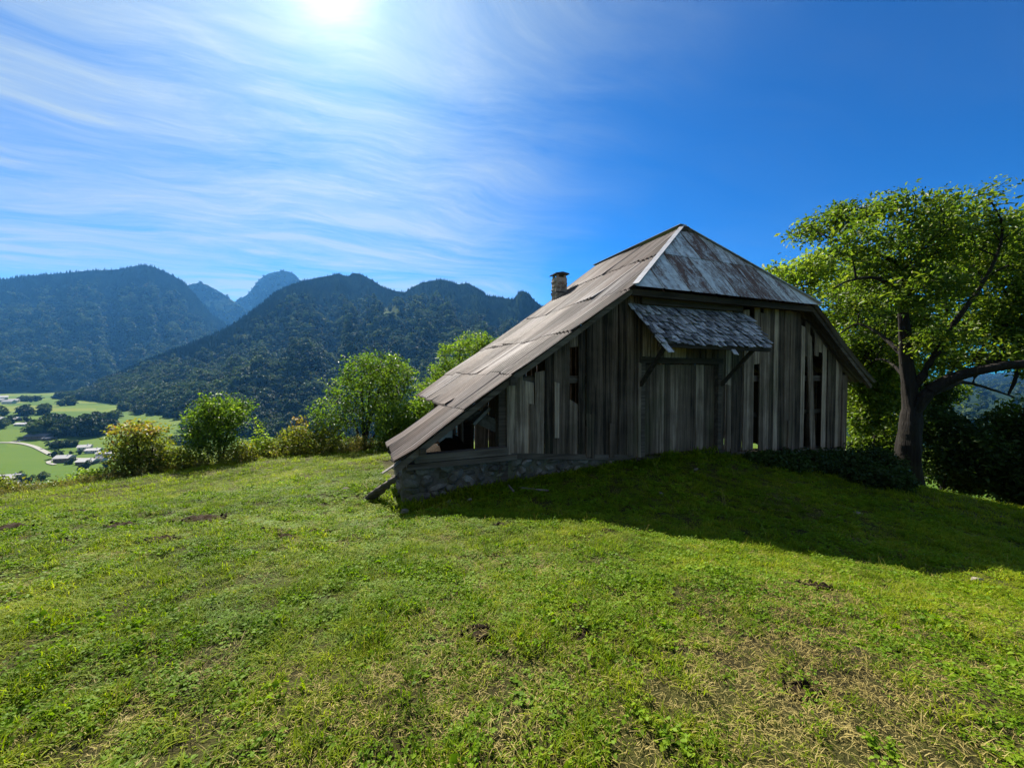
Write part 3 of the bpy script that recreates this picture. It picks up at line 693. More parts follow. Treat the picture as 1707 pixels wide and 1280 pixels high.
d = 15.5
plant('bush', 'broad bush with reddish brown top on the brow at left', 'bush', [stem(d,(236,810),(234,780),(230,750),(226,725)), stem(d,(236,800),(250,770),(256,740),root=False), stem(d,(236,800),(212,775),(200,750),root=False)],
      lobes_at(d,[(214,752,24,28),(246,742,28,28),(226,718,30,14),(262,772,18,24),(206,785,18,18),(236,778,30,26),(276,750,8,18)]), 420, .115, 17, .19, M['autumn'], .09, 1, tint=(.36,.25), red=at(230,724,d)[2])
d = 17
plant('young_tree', 'small bright green tree with two thin stems on the brow', 'tree', [stem(d,(366,782),(366,750),(362,715),(358,690),(360,668)), stem(d,(366,775),(375,745),(380,710),(388,690),root=False)],
      lobes_at(d,[(342,702,24,26),(374,690,28,26),(360,672,22,12),(396,692,14,18),(409,670,7,8),(328,722,14,16),(350,738,26,22),(372,722,24,18)]), 430, .115, 17, .19, M['ash'], .10, 2, tint=(.42,.24))
d = 16.5
plant('shrub', 'low loose shrub between the reddish bush and the small tree', 'shrub', [stem(d,(300,795),(298,775),(292,760)), stem(d,(300,790),(318,765),root=False)],
      lobes_at(d,[(288,770,22,20),(315,768,16,20),(330,775,14,12),(302,752,10,12)]), 150, .10, 18, .16, M['autumn'], .05, 3, tint=(.35,.2))
plant('shrub', 'yellowish shrub at the foot of the small green tree', 'shrub', [stem(d,(392,783),(392,765),(390,750))],
      lobes_at(d,[(388,760,18,18),(405,752,14,20),(378,768,14,12),(412,770,16,10)]), 130, .10, 18, .15, M['autumn'], .04, 4, tint=(.62,.15))
d = 15
plant('shrub', 'green shrub at the lower left in front of the valley houses', 'shrub', [stem(d,(135,815),(135,800),(140,788))],
      lobes_at(d,[(112,808,18,7),(146,796,20,10),(168,798,12,12),(95,815,14,5)]), 170, .10, 18, .15, M['ash'], .05, 5, tint=(.6,.15))
plant('shrub', 'scrubby bush at the extreme left edge of the pasture', 'shrub', [stem(13.5,(10,838),(12,815),(10,805))],
      lobes_at(13.5,[(5,818,18,12),(30,822,16,10),(-25,812,26,18),(60,815,12,8)]), 150, .10, 18, .15, M['autumn'], .05, 6, tint=(.4,.2))
d = 18
plant('sapling', 'thin sapling with a lone leafy tip right of the small tree', 'sapling', [stem(d,(442,785),(440,755),(436,720),(434,708))],
      lobes_at(d,[(435,714,6,10),(440,735,10,12),(428,745,10,10),(450,755,10,12)]), 60, .13, 13, .13, M['ash'], .035, 7, tint=(.6,.15))
plant('sapling', 'slender sapling with pinkish tip in the row of saplings', 'sapling', [stem(d,(498,778),(498,745),(500,710),(500,698))],
      lobes_at(d,[(500,705,8,10),(495,725,16,14),(508,745,16,16),(485,748,14,14)]), 120, .13, 13, .14, M['autumn'], .04, 8, tint=(.55,.2), red=at(500,708,d)[2])
plant('shrub', 'leafy shrub between the two saplings', 'shrub', [stem(d,(466,782),(465,760),(468,740))],
      lobes_at(d,[(460,742,16,16),(478,735,12,18),(466,758,20,12)]), 120, .10, 17, .15, M['autumn'], .04, 9, tint=(.45,.2))
plant('shrub', 'yellow green shrub left of the big multi-stemmed tree', 'shrub', [stem(d,(540,775),(538,755),(535,735))],
      lobes_at(d,[(525,735,18,20),(548,728,18,18),(535,755,28,14),(562,748,16,16)]), 210, .10, 18, .16, M['autumn'], .05, 10, tint=(.5,.2))
d = 19.5
plant('multi_stemmed_tree', 'big airy multi-stemmed tree left of the barn roof', 'tree', [stem(d,(606,772),(606,730),(604,690),(603,650),(602,610),(606,590)), stem(d,(606,765),(612,720),(622,680),(636,640),(648,612),root=False),
      stem(d,(606,765),(598,730),(588,695),(572,670),(556,660),root=False), stem(d,(610,755),(630,715),(645,690),(660,655),root=False), stem(d,(606,730),(612,690),(616,650),(620,600),root=False)],
      lobes_at(d,[(602,618,30,28),(640,606,32,20),(662,636,26,34),(574,652,26,22),(545,682,24,18),(630,650,36,34),(608,590,10,10),(552,704,26,14),(590,690,28,24),(650,680,28,26),(676,622,14,22),(570,740,28,16)], dd=3), 900, .12, 12, .19, M['ash'], .16, 11, tint=(.45,.24))
d = 17.5
plant('bush', 'dense dark bush tucked beside the low end of the barn roof', 'bush', [stem(d,(662,762),(662,735),(660,710)), stem(d,(662,755),(680,725),(692,700),root=False)],
      lobes_at(d,[(655,702,28,26),(690,690,26,20),(648,735,20,22),(680,725,30,24),(720,672,22,22),(640,715,12,18)]), 520, .115, 20, .16, M['ash'], .08, 12, tint=(.42,.2))
d = 23
plant('tree', 'leafy tree rising behind the middle of the rusty roof', 'tree', [stem(d,(772,790),(772,720),(770,660),(765,610),(768,580)), stem(d,(772,700),(795,640),(800,590),root=False)],
      lobes_at(d,[(758,592,26,22),(792,570,30,15),(735,618,20,20),(716,650,24,22),(805,600,30,30),(770,630,40,30),(820,575,20,16)]), 520, .13, 20, .20, M['ash'], .14, 13, tint=(.38,.2))

# right-hand wood
d = 12.5
plant('walnut_tree', 'old spreading walnut with thick dark trunk right of the barn', 'tree',
      [(stem(d,(1515,824),(1514,790),(1516,750),(1518,715),(1519,690),(1519,672),(1515,640),(1510,600),(1508,560),(1506,520),(1505,490),(1505,460),(1502,437),(1502,420),(1507,396),(1507,368),(1500,345)),.38,.02),
       (stem(d,(1519,690,0),(1545,658,-.3),(1580,634,-.6),(1620,620,-.9),(1665,611,-1.2),(1707,606,-1.4),(1760,596,-1.6),root=False),.21,.10),
       (stem(d,(1550,655,-.3),(1580,646,-.1),(1605,637,.2),(1640,645,.6),(1690,662,.9),root=False),.11,.03),
       (stem(d,(1502,447,0),(1496,440,0),(1468,426,-.2),(1434,416,-.4),(1400,402,-.6),(1372,392,-.7),root=False),.09,.02),
       (stem(d,(1508,470,0),(1530,440,.2),(1555,415,.4),(1572,387,.5),(1582,360,.6),root=False),.10,.02),
       (stem(d,(1506,505,0),(1485,477,-.4),(1457,463,-.8),(1417,468,-1.1),(1390,480,-1.3),root=False),.10,.02),
       (stem(d,(1520,650,0),(1560,590,-.5),(1590,540,-.8),(1640,470,-1.2),(1672,385,-1.4),(1648,330,-1.4),root=False),.13,.02),
       (stem(d,(1512,600,0),(1470,560,1.0),(1430,540,1.8),(1395,560,2.2),root=False),.09,.02),
       (stem(d,(1516,640,0),(1485,605,1.0),(1460,600,1.8),(1440,620,2.4),root=False),.07,.015)],
      lobes_at(d,[(1342,388,18,12),(1376,372,30,20),(1422,358,34,22),(1470,340,36,16),(1530,348,36,24),(1572,336,22,16),(1612,346,30,22),(1654,312,14,10),(1440,400,44,26),(1540,400,50,34),(1620,395,46,34),(1470,455,44,26),(1590,450,44,34),(1668,430,34,50),(1700,380,26,40),(1690,500,36,40),(1630,545,46,22),(1478,338,10,10),(1700,590,40,20),
                  (1570,565,44,26),(1540,480,50,30),(1660,590,44,16)], .8, 3.0)+lobes_at(15.2,[(1425,500,34,18),(1500,540,44,28),(1440,560,40,30),(1460,610,34,30),(1425,600,24,30),(1575,600,34,18)], .7, 1.2),
      1450, .135, 24, .22, M['walnut'], .201, 21, tint=(.40,.28), seg=.3, r_tip=.008, aspect=.45, bias=.5)
d = 19
plant('tree', 'bright yellow green tree behind the right end of the barn', 'tree', [stem(d,(1425,800),(1424,720),(1420,640),(1415,560),(1405,500)), stem(d,(1422,650),(1455,560),(1465,500),root=False), stem(d,(1420,640),(1370,560),(1345,500),root=False)],
      lobes_at(d,[(1318,462,36,18),(1360,448,36,24),(1405,448,46,36),(1455,470,46,44),(1372,510,44,38),(1430,545,50,44),(1400,590,40,40),(1480,560,40,50),(1290,455,14,10),(1430,640,50,50),(1390,650,30,60),(1470,620,40,60)], .8, 3), 1100, .19, 22, .27, M['ash'], .20, 22, tint=(.8,.18))
d = 20.5
plant('tree', 'tall green tree directly behind the old walnut', 'tree', [stem(d,(1575,800),(1574,720),(1570,640),(1575,560),(1580,480)), stem(d,(1572,640),(1620,560),(1650,480),root=False)],
      lobes_at(d,[(1530,500,50,46),(1590,440,50,40),(1600,520,50,50),(1660,470,46,46),(1530,590,46,44),(1560,650,40,26),(1700,540,40,34),(1560,400,50,40),(1640,420,50,40),(1480,620,40,50)], .8, 3), 1000, .19, 20, .27, M['ash'], .20, 23, tint=(.52,.2))
d = 13.5
plant('tree', 'dark tree cut off by the right edge of the view', 'tree', [stem(d,(1760,850),(1755,760),(1745,680),(1738,600),(1725,500),(1715,420)), stem(d,(1745,660),(1700,575),(1682,510),(1686,440),root=False), stem(d,(1740,620),(1790,520),(1800,440),root=False)],
      lobes_at(d,[(1712,470,30,40),(1750,400,50,60),(1690,560,26,22),(1780,500,60,60),(1745,600,40,40),(1700,690,22,36)], .8, 3), 560, .16, 18, .2, M['walnut'], .22, 24, tint=(.3,.2))
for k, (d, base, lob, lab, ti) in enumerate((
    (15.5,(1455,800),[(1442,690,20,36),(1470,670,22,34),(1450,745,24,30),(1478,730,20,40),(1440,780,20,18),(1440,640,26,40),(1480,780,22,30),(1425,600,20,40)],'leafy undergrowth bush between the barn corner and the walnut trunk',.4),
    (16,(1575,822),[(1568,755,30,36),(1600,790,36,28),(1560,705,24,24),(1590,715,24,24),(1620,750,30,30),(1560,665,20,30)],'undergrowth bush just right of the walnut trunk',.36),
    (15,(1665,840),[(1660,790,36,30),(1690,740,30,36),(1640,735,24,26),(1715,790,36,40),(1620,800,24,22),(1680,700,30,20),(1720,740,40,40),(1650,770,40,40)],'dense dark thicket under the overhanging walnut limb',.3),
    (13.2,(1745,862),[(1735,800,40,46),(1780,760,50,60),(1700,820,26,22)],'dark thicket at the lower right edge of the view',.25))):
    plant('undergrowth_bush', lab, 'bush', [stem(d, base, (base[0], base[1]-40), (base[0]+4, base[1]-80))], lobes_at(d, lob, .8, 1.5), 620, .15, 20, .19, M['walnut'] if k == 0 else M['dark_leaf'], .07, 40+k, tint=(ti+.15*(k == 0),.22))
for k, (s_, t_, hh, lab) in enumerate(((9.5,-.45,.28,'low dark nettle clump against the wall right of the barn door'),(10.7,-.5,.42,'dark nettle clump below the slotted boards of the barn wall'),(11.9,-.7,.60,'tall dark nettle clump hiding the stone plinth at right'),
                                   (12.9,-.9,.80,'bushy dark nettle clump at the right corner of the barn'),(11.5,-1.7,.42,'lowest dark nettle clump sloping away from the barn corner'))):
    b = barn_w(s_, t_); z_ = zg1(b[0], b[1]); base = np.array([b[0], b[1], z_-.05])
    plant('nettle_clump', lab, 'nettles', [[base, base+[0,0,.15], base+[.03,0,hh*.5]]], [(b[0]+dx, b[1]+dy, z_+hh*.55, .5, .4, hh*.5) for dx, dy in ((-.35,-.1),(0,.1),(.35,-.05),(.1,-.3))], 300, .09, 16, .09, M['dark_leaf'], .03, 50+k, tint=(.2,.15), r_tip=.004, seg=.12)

# ---------------------------------------------------------------- the barn
rnd = random.Random(7)
barn = empty('barn', (BO[0], BO[1], 0), TH)
tag(barn, 'old weathered plank barn with rusty corrugated roof on the hilltop', 'barn')
LEFT = [(-.12,.05),(1.2,1.00),(2.16,1.68),(3.65,2.68),(5.0,3.62),(8.13,5.98)]
RIGHT = [(8.13,5.98),(11.27,3.60),(12.63,2.54),(14.2,1.36)]
PROF = LEFT+RIGHT[1:]
def zr(s): return float(np.interp(s, [p[0] for p in PROF], [p[1] for p in PROF]))
T0, T1, TA = -.45, 5.8, 1.35           # rake plane, far end, depth of the hip apex
SH0, SH1, ZH = 5.0, 11.27, 3.61

def plank(name, s0, s1, z0, z1a, z1b, t0=-.03, th=.028, mat='plank', parent=None, lean=0.0, side=None):
    """an upright board; z1a, z1b are the heights of its two upper corners"""
    j = lambda a: rnd.uniform(-a, a)
    V = []
    for t in (t0+j(.006), t0+th+j(.004)):
        zb = z0+j(.02); V += [(s0+j(.006), t, zb), (s1+j(.006), t, zb+j(.04)), (s1+lean+j(.006), t, z1b), (s0+lean+j(.006), t, z1a)]
    zm = z0+(z1a-z0)*rnd.uniform(.35,.65); bow = j(.010)
    Fp = [(0,1,2,3),(5,4,7,6),(4,0,3,7),(1,5,6,2),(3,2,6,7),(4,5,1,0)]
    if side is not None: V = [(side+(t), s, z) for s, t, z in V]; Fp = [f[::-1] for f in Fp]
    return ob(name, mesh(name, V, Fp), M[mat], parent or barn)
def bottom(s): return float(np.interp(s, [2.1,3.3,5.4,8,10,13.6], [0.0,-.12,-.30,-.33,-.48,-.62]))
def top(s): return min(zr(s)-.14, ZH-.10)
# front boards
s_ = 2.12; DOOR0, DOOR1, DOORZ = 5.62, 8.0, 1.93
while s_ < 13.5:
    wd = rnd.uniform(.15, .25); gap = rnd.choice([.004,.006,.01,.014,.02,.03])
    a, b = s_, min(s_+wd, 13.62); m = (a+b)/2; z0 = bottom(m)+rnd.uniform(-.05,.04)
    if m < 2.4: z0 = -.02
    za, zb_ = top(a)-rnd.uniform(0,.05), top(b)-rnd.uniform(0,.05)
    lean = rnd.uniform(-.015,.015)
    if DOOR0-.05 < m < DOOR1+.05:
        plank('plank', a, b, DOORZ+.12+rnd.uniform(0,.03), za, zb_)
    elif 3.66 < m < 3.90:
        plank('plank', a, b, z0, 1.06+rnd.uniform(-.1,.1), 1.0); plank('plank', a, b, 2.26, za, zb_)
    elif 9.36 < m < 9.62:
        plank('plank', a, b, 1.95, za, zb_)
    elif 11.45 < m < 11.72 or 12.02 < m < 12.30:
        plank('plank', a, b, 2.35+rnd.uniform(-.2,.2), za, zb_)
    elif 11.72 <= m <= 12.02:
        plank('plank', a+.12, b+.10, z0, za-.15, zb_-.12, lean=-.26)
    else:
        if rnd.random() < .22: za -= rnd.uniform(.1,.35); zb_ = za-rnd.uniform(-.06,.06)
        plank('plank', a, b, z0, za, zb_, t0=-.03+rnd.choice([0,0,-.012,.012]), lean=lean)
    s_ = b+gap
# a second, broken layer of short boards and battens seen at the lower left and right
for a, w_, z0, z1 in ((2.62,.14,.0,1.05),(4.62,.13,-.25,.55),(4.0,.12,-.2,.8),(10.75,.12,-.5,.35),(13.3,.1,-.6,1.2),(8.3,.14,-.35,1.4),(5.42,.16,-.4,1.95),(3.2,.10,.3,1.5)):
    plank('batten', a, a+w_, z0, z1, z1-.03, t0=-.062)
# far wall, right wall, with open joints that let daylight through
for s0, s1, f in ((1.6, 2.35, lambda s: zr(s)-.10), (2.4, 13.6, lambda s: min(zr(s)-.12, 5.6)),):  # short first run of boards added to keep light out of the low end
    s_ = s0
    while s_ < s1:
        wd = rnd.uniform(.2,.32); b = min(s_+wd, s1); plank('plank', s_, b, -1.2, f(s_), f(b), t0=5.45); s_ = b+rnd.choice([.006,.012,.02,.035])
s_ = .05
while s_ < 5.4:
    wd = rnd.uniform(.22,.32); b = min(s_+wd, 5.4); plank('plank', s_, b, -1.0, zr(13.6)-.08, zr(13.6)-.08, t0=0, side=13.58); s_ = b+rnd.choice([.006,.012,.03])
# posts, beams, rafters
def part_beam(name, p, q, wd, hd, up=(0,0,1), mat='beam'): return MB().beam(p, q, wd, hd, up).build(name, M[mat], barn)
for s_, t_ in ((2.05,.12),(5.45,.14),(8.1,.14),(13.45,.14),(2.0,2.8),(8.1,2.8),(2.0,5.3),(13.4,5.3)):
    part_beam('post', (s_, t_, -.9), (s_, t_, min(zr(s_)-.2, 5.2, ZH-.1 if t_ < 1 else 9)), .2, .2, (0,1,0))
for z_ in (1.55, 3.2): part_beam('cross_beam', (2.1, .13, z_), (13.5, .13, z_), .14, .16) if z_ < 2 else part_beam('cross_beam', (4.6, .13, z_), (11.8, .13, z_), .14, .16)
part_beam('cross_beam', (2.0, .13, .55), (13.5, .13, .55), .10, .12)
part_beam('cross_beam', (2.0, 5.3, 1.4), (13.4, 5.3, 1.4), .16, .16)
for t_ in (-.30, 1.2, 2.8, 4.3, 5.6):
    for k in range(len(LEFT)-1):
        if t_ < 1.0 and k == 4: continue
        if t_ > 2.2 and k == 0: continue
        (a, za), (b, zb_) = LEFT[k], LEFT[k+1]; part_beam('rafter', (a, t_, za-.085), (b, t_, zb_-.085), .09, .11)
    for k in range(len(RIGHT)-1):
        if t_ < 1.0 and k == 0: continue
        (a, za), (b, zb_) = RIGHT[k], RIGHT[k+1]; part_beam('rafter', (a, t_, za-.085), (b, t_, zb_-.085), .09, .11)
part_beam('eave_beam', (5.0, -.30, ZH-.10), (11.27, -.30, ZH-.10), .10, .14)
part_beam('eave_beam', (5.45, -.10, 3.42), (8.75, -.10, 3.44), .06, .22)
part_beam('purlin', (2.1, -.42, 1.50), (2.1, 5.6, 1.50), .12, .12); part_beam('purlin', (.35, -.42, .26), (.35, 2.0, .26), .12, .12)
# roof: lapped corrugated sheets
roof_core = MB().beam((8.13, T1-.02, 5.90), (8.13, TA+.15, 5.90), .12, .14).build('roof', M['beam'], barn)
def hip_limit(t, left):
    if t >= TA: return 8.13
    f = (t-T0)/(TA-T0); return SH0+f*(8.13-SH0) if left else SH1-f*(SH1-8.13)
def sheet(s0, s1, t0, t1, left, lift, mat='roof', pitch=.16, amp=.027):
    prof = LEFT if left else RIGHT
    n = max(8, int((t1-t0)/pitch*6)); ts = np.linspace(t0, t1, n+1); ss_n = 5; V = []; ok = False
    tl = rnd.uniform(-.025, .025); cl = rnd.choice([0,0,.03,.06]); cs = rnd.random(); dl = rnd.uniform(0, .008)
    xs = [p[0] for p in prof]; zs = [p[1] for p in prof]
    for t in ts:
        lim = hip_limit(t, left)
        a, b = (min(s0, lim), min(s1, lim)) if left else (max(s0, lim), max(s1, lim))
        if abs(b-a) > .02: ok = True
        for k in range(ss_n):
            s = a+(b-a)*k/(ss_n-1); z = float(np.interp(s, xs, zs)); f = (s-s0)/(s1-s0) if left else (s1-s)/(s1-s0)
            V.append((s, t, z+.012+lift*(1-f)+dl+tl*(t-t0)+amp*math.sin(2*math.pi*t/pitch)+.012*math.sin(2.3*s+1.7*t)+.014*math.sin(.9*s-1.3*t)+cl*max(0, 1-f*5)*abs((t-t0)/(t1-t0)-cs)))
    if not ok: return None
    Fq = [(i*ss_n+k, (i+1)*ss_n+k, (i+1)*ss_n+k+1, i*ss_n+k+1) for i in range(n) for k in range(ss_n-1)]
    if left: Fq = [f[::-1] for f in Fq]
    o = ob('roof_sheet', mesh('roof_sheet', V, Fq, True), M[mat], roof_core); return o
rows = [(-.16,1.30),(1.12,2.28),(2.10,3.48),(3.36,5.05),(4.92,6.6),(6.5,8.13)]
for ri, (a, b) in enumerate(rows):
    t_ = T0; tend = 1.93 if ri == 0 else T1
    off = rnd.uniform(0, .2)
    while t_ < tend-.1:
        e_ = min(t_+.86-(off if t_ == T0 else 0), tend); sheet(a-rnd.uniform(-.04,.08), b, t_, e_+.05 if e_ < tend else e_, True, .022); t_ = e_
for ri, (a, b) in enumerate([(8.13,10.2),(10.05,12.2),(12.05,14.25)]):
    t_ = T0
    while t_ < T1-.1:
        e_ = min(t_+.86, T1); sheet(a, b+rnd.uniform(0,.04), t_, e_+.05 if e_ < T1 else e_, False, .022); t_ = e_
# the hipped end: flat painted sheets with raised folds
hip_n = np.cross([SH1-SH0, 0, 0], [8.13-SH0, TA-T0, 5.98-ZH]); hip_n = hip_n/np.linalg.norm(hip_n)
def hp(s, v, off=0.0):
    """v = 0 at the eave, 1 at the apex"""
    p = np.array([s, T0-.04*(1-v)+(TA-T0)*v, ZH+(5.98-ZH)*v+.02]); return p+hip_n*off
def hl(v): return SH0-.06+(8.13-SH0+.06)*v
def hr_(v): return SH1+.06-(SH1+.06-8.13)*v
rust_amt = {0:[.43,.47,.55,.49,.54,.57,.49,.42],1:[.45,.47,.57,.49,.53,.5,.45]}
for row, (v0, v1, lift) in enumerate(((-.01,.50,.0),(.46,1.0,.012))):
    edges = np.linspace(hl(v0), hr_(v0), 9 if row == 0 else 6)
    for k in range(len(edges)-1):
        a, b = edges[k]+.004, edges[k+1]+.012; V = []; n = 7
        # sheet clipped by the two hip edges, with a rolled fold along one side
        cols = [(a, .012), (a+.02, .022), (a+.045, .012), (a+.06, .0), ((a+b)/2, .004), (b-.02, .0), (b, .002)]
        for q in range(n):
            v = v0+(v1-v0)*q/(n-1)
            for s, h in cols: V.append(tuple(hp(min(max(s, hl(v)), hr_(v)), v, h+lift*(1-(v-v0)/(v1-v0))+.004*math.sin(7*s+9*v))))
        m = len(cols); Fq = [(q*m+c, q*m+c+1, (q+1)*m+c+1, (q+1)*m+c) for q in range(n-1) for c in range(m-1)]
        o = ob('hip_sheet', mesh('hip_sheet', V, Fq), M['hip'], roof_core); r_ = rust_amt[row][k]; o.color = (r_, r_, r_, 1)
def cap(name, p, q, wd=.15): return MB().beam(p, q, wd, .018).build(name, M['flash'], roof_core)
cap('ridge_cap', (8.13, TA-.05, 6.03), (8.13, T1+.02, 6.03), .26)
cap('hip_cap', tuple(hp(hl(0), 0, .03)), tuple(hp(8.13, 1, .03)), .14); cap('hip_cap', tuple(hp(hr_(0), 0, .03)), tuple(hp(8.13, 1, .03)), .14)

# stones
import bmesh
def stone_mesh(k, sub=2):
    bm = bmesh.new(); bmesh.ops.create_icosphere(bm, subdivisions=sub, radius=.5); r = random.Random(100+k)
    ax = [Vector((r.gauss(0,1), r.gauss(0,1), r.gauss(0,1))).normalized() for _ in range(11)]; lim = [r.uniform(.22,.40) for _ in ax]
    for v in bm.verts:
        for d_, l_ in zip(ax, lim):
            q = v.co.dot(d_)
            if q > l_: v.co -= d_*(q-l_)*.95
        v.co *= 1+r.uniform(-.04,.04)
    me = bpy.data.meshes.new('stone'); bm.to_mesh(me); bm.free(); return me
STM = [stone_mesh(k) for k in range(7)]
for me in STM: me.materials.append(M['stone'])
# plinth under the boards
def plinth(pts, th=.5, t_front=.03):
    m = MB(); n = len(pts); V = []
    for s, zt, zb_ in pts: V += [(s, t_front, zb_), (s, t_front, zt), (s, t_front+th, zt), (s, t_front+th, zb_)]
    Fp = []
    for i in range(n-1):
        b = i*4; Fp += [(b+c, b+4+c, b+4+(c+1) % 4, b+(c+1) % 4) for c in range(4)]
        Fp[-4:] = [f[::-1] for f in Fp[-4:]]
    Fp += [(0,3,2,1)[::-1], tuple((n-1)*4+c for c in (0,3,2,1))]
    m.add(V, Fp); return m.build('stone_plinth', M['mortar'], barn)
pl_l = plinth([(.03,-.10,-1.5),(1.0,-.08,-1.4),(2.2,-.06,-1.2),(3.4,-.16,-1.1),(5.4,-.36,-1.0)])
pl_r = plinth([(8.1,-.36,-1.0),(10.0,-.52,-1.2),(12.0,-.60,-1.6),(13.62,-.66,-2.0)])
pl_s = MB().box(.03, .5, .56, 1.9, -1.8, -.08).build('stone_plinth', M['mortar'], barn)
def stones(parent, s0, s1, ztop, zbot):
    z = None; s_ = s0
    rows_ = 7
    for r_ in range(rows_):
        s_ = s0+rnd.uniform(-.05,.1)
        while s_ < s1:
            wd = rnd.choice([.12,.16,.2,.24,.3,.42]); hh = rnd.uniform(.09,.2); c = s_+wd/2; zt, zb_ = ztop(c), zbot(c)
            zc = zt-.06-r_*.125+rnd.uniform(-.02,.02)
            if zc > zb_-.05 and rnd.random() < .9:
                ob('stone', rnd.choice(STM), None, parent, (c, .085+rnd.uniform(-.025,.03), zc), (rnd.uniform(-.3,.3), rnd.uniform(-.25,.25), rnd.uniform(-.4,.4)), (wd*1.45, .26, hh*1.6))
            s_ += wd+rnd.uniform(.0,.03)
stones(pl_l, .05, 4.6, lambda s: np.interp(s,[0,1,2.2,3.4,5.4],[-.10,-.08,-.10,-.2,-.4]), lambda s: np.interp(s,[0,2.3,5.3],[-.9,-.6,-.5]))
stones(pl_r, 9.4, 13.6, lambda s: np.interp(s,[8,10,12,13.6],[-.4,-.55,-.64,-.7]), lambda s: np.interp(s,[9,12,13.7],[-.55,-1.0,-1.3]))
for k in range(14):
    t_ = rnd.uniform(.1, 1.8); ob('stone', rnd.choice(STM), None, pl_s, (.04, t_, rnd.uniform(-1.0,-.15)), (rnd.uniform(-.3,.3), 0, rnd.uniform(-.3,.3)), (.2, rnd.uniform(.18,.36), rnd.uniform(.13,.2)))
part_beam('sill_beam', (.25, -.02, .08), (2.1, -.02, .10), .2, .15); part_beam('sill_beam', (.1, -.04, -.06), (2.3, -.04, -.04), .16, .10)
part_beam('sill_beam', (5.3, .0, -.38), (8.2, .0, -.38), .25, .14); part_beam('sill_beam', (2.2, .06, -.02), (5.3, .06, -.30), .2, .12)
# dim inside of the low end: brace, pale pier, back beam, tile
part_beam('brace', (1.25, .9, .95), (2.05, .3, .55), .10, .26, (0,0,1), 'plank_x'); part_beam('brace', (1.5, .4, .62), (1.85, .4, .95), .06, .22, (0,1,0), 'plank_x')
part_beam('post', (1.35, 1.9, -.8), (1.35, 1.9, .95), .16, .16, (0,1,0))
MB().box(.95, 1.3, 1.4, 1.8, -1.2, .55).build('pier', M['lime'], barn)
hV = []
for i_ in range(7):
    for j_ in range(9):
        u_, v_ = i_/6, j_/8; hV.append((.55+1.4*u_, .7+2.2*v_, -.75+1.0*math.sin(math.pi*u_)**.6*math.sin(math.pi*min(v_*.8+.1, 1))**.6+rnd.uniform(-.06,.06)))
hp_ = ob('rubbish_heap', mesh('rubbish_heap', [tuple(BO+v[0]*D2+v[1]*D1)+(v[2],) for v in hV], [(i_*9+j_, i_*9+9+j_, i_*9+10+j_, i_*9+j_+1) for i_ in range(6) for j_ in range(8)], True), M['soil']); tag(hp_, 'dark heap of rubbish inside the open low end of the barn', 'rubbish')
# door of upright boards
door = MB().box(DOOR0+.02, DOOR1-.02, .075, .10, -.30, DOORZ-.02).build('door', M['plank'], barn)
s_ = DOOR0+.03
while s_ < DOOR1-.05:
    b = min(s_+rnd.uniform(.17,.26), DOOR1-.03); plank('door_plank', s_, b, -.28, DOORZ-.02, DOORZ-.02, t0=.04, th=.03, parent=door); s_ = b+rnd.choice([.004,.008,.012])
part_beam('door_frame', (DOOR0-.06, .0, -.35), (DOOR0-.06, .0, 2.0), .12, .12, (0,1,0)); part_beam('door_frame', (DOOR1+.05, .0, -.35), (DOOR1+.05, .0, 2.0), .12, .12, (0,1,0))
part_beam('lintel', (DOOR0-.15, -.01, DOORZ+.07), (DOOR1+.15, -.01, DOORZ+.07), .12, .14)
# shingled awning over the door
AT = [np.array((5.15,-.02,3.30)), np.array((9.02,-.02,3.27))]; AB = [np.array((5.28,-1.0,2.30)), np.array((8.62,-1.0,2.28))]
def aw(a, b, off=0.0):
    p = (AT[0]*(1-a)+AT[1]*a)*(1-b)+(AB[0]*(1-a)+AB[1]*a)*b; return p+np.array((0,-.714,.70))*off+np.array((0,0,-.05*math.sin(math.pi*a)*b))
V = []; na2, nb2 = 8, 4
for off in (0, -.03):
    V += [tuple(aw(i/na2, j/nb2*.97, off)) for i in range(na2+1) for j in range(nb2+1)]
q = (na2+1)*(nb2+1); Fp = [(i*(nb2+1)+j, i*(nb2+1)+j+1, (i+1)*(nb2+1)+j+1, (i+1)*(nb2+1)+j) for i in range(na2) for j in range(nb2)]
Fp += [tuple(x+q for x in f[::-1]) for f in Fp]
awn = ob('awning', mesh('awning', V, Fp), M['plank_x'], barn)
SHM = []
for k in range(5):
    wv = .5; V = [(-.5,0,0),(.5,0,0),(.5+rnd.uniform(-.05,.05),-1+rnd.uniform(-.06,.06),.0),(-.5+rnd.uniform(-.05,.05),-1+rnd.uniform(-.06,.06),.0)]
    V = V+[(x, y, z+1) for x, y, z in V]; me = mesh('shingle', V, BOXF); me.materials.append(M['shingle']); SHM.append(me)
tilt = math.atan2(1.0, .98)
nrow, ncol = 9, 32
for r_ in range(nrow):
    b0 = .10+.90*(r_+.45)/nrow
    for c in range(ncol):
        a = (c+.5+.5*(r_ % 2)-.25+rnd.uniform(-.15,.15))/ncol
        p = aw(min(a, 1.0), b0-.16, .012+.006*(r_ % 2)); wd = 3.5/ncol*rnd.uniform(.78,1.02)
        ob('shingle', rnd.choice(SHM), None, awn, p, (tilt-.10+rnd.uniform(-.16,.05), rnd.uniform(-.08,.08), rnd.uniform(-.24,.12)), (wd, .29*rnd.uniform(.85,1.12), .010))
for k in range(3):
    MB().beam(tuple(aw(.02, .12*k+.02, .02)), tuple(aw(.98, .12*k+.03, .02)), .15, .02, (0,-.7,.7)).build('awning_board', M['plank_x'], awn)
MB().beam((5.25,-.93,2.29), (8.65,-.93,2.26), .08, .09).build('awning_rail', M['beam'], awn)
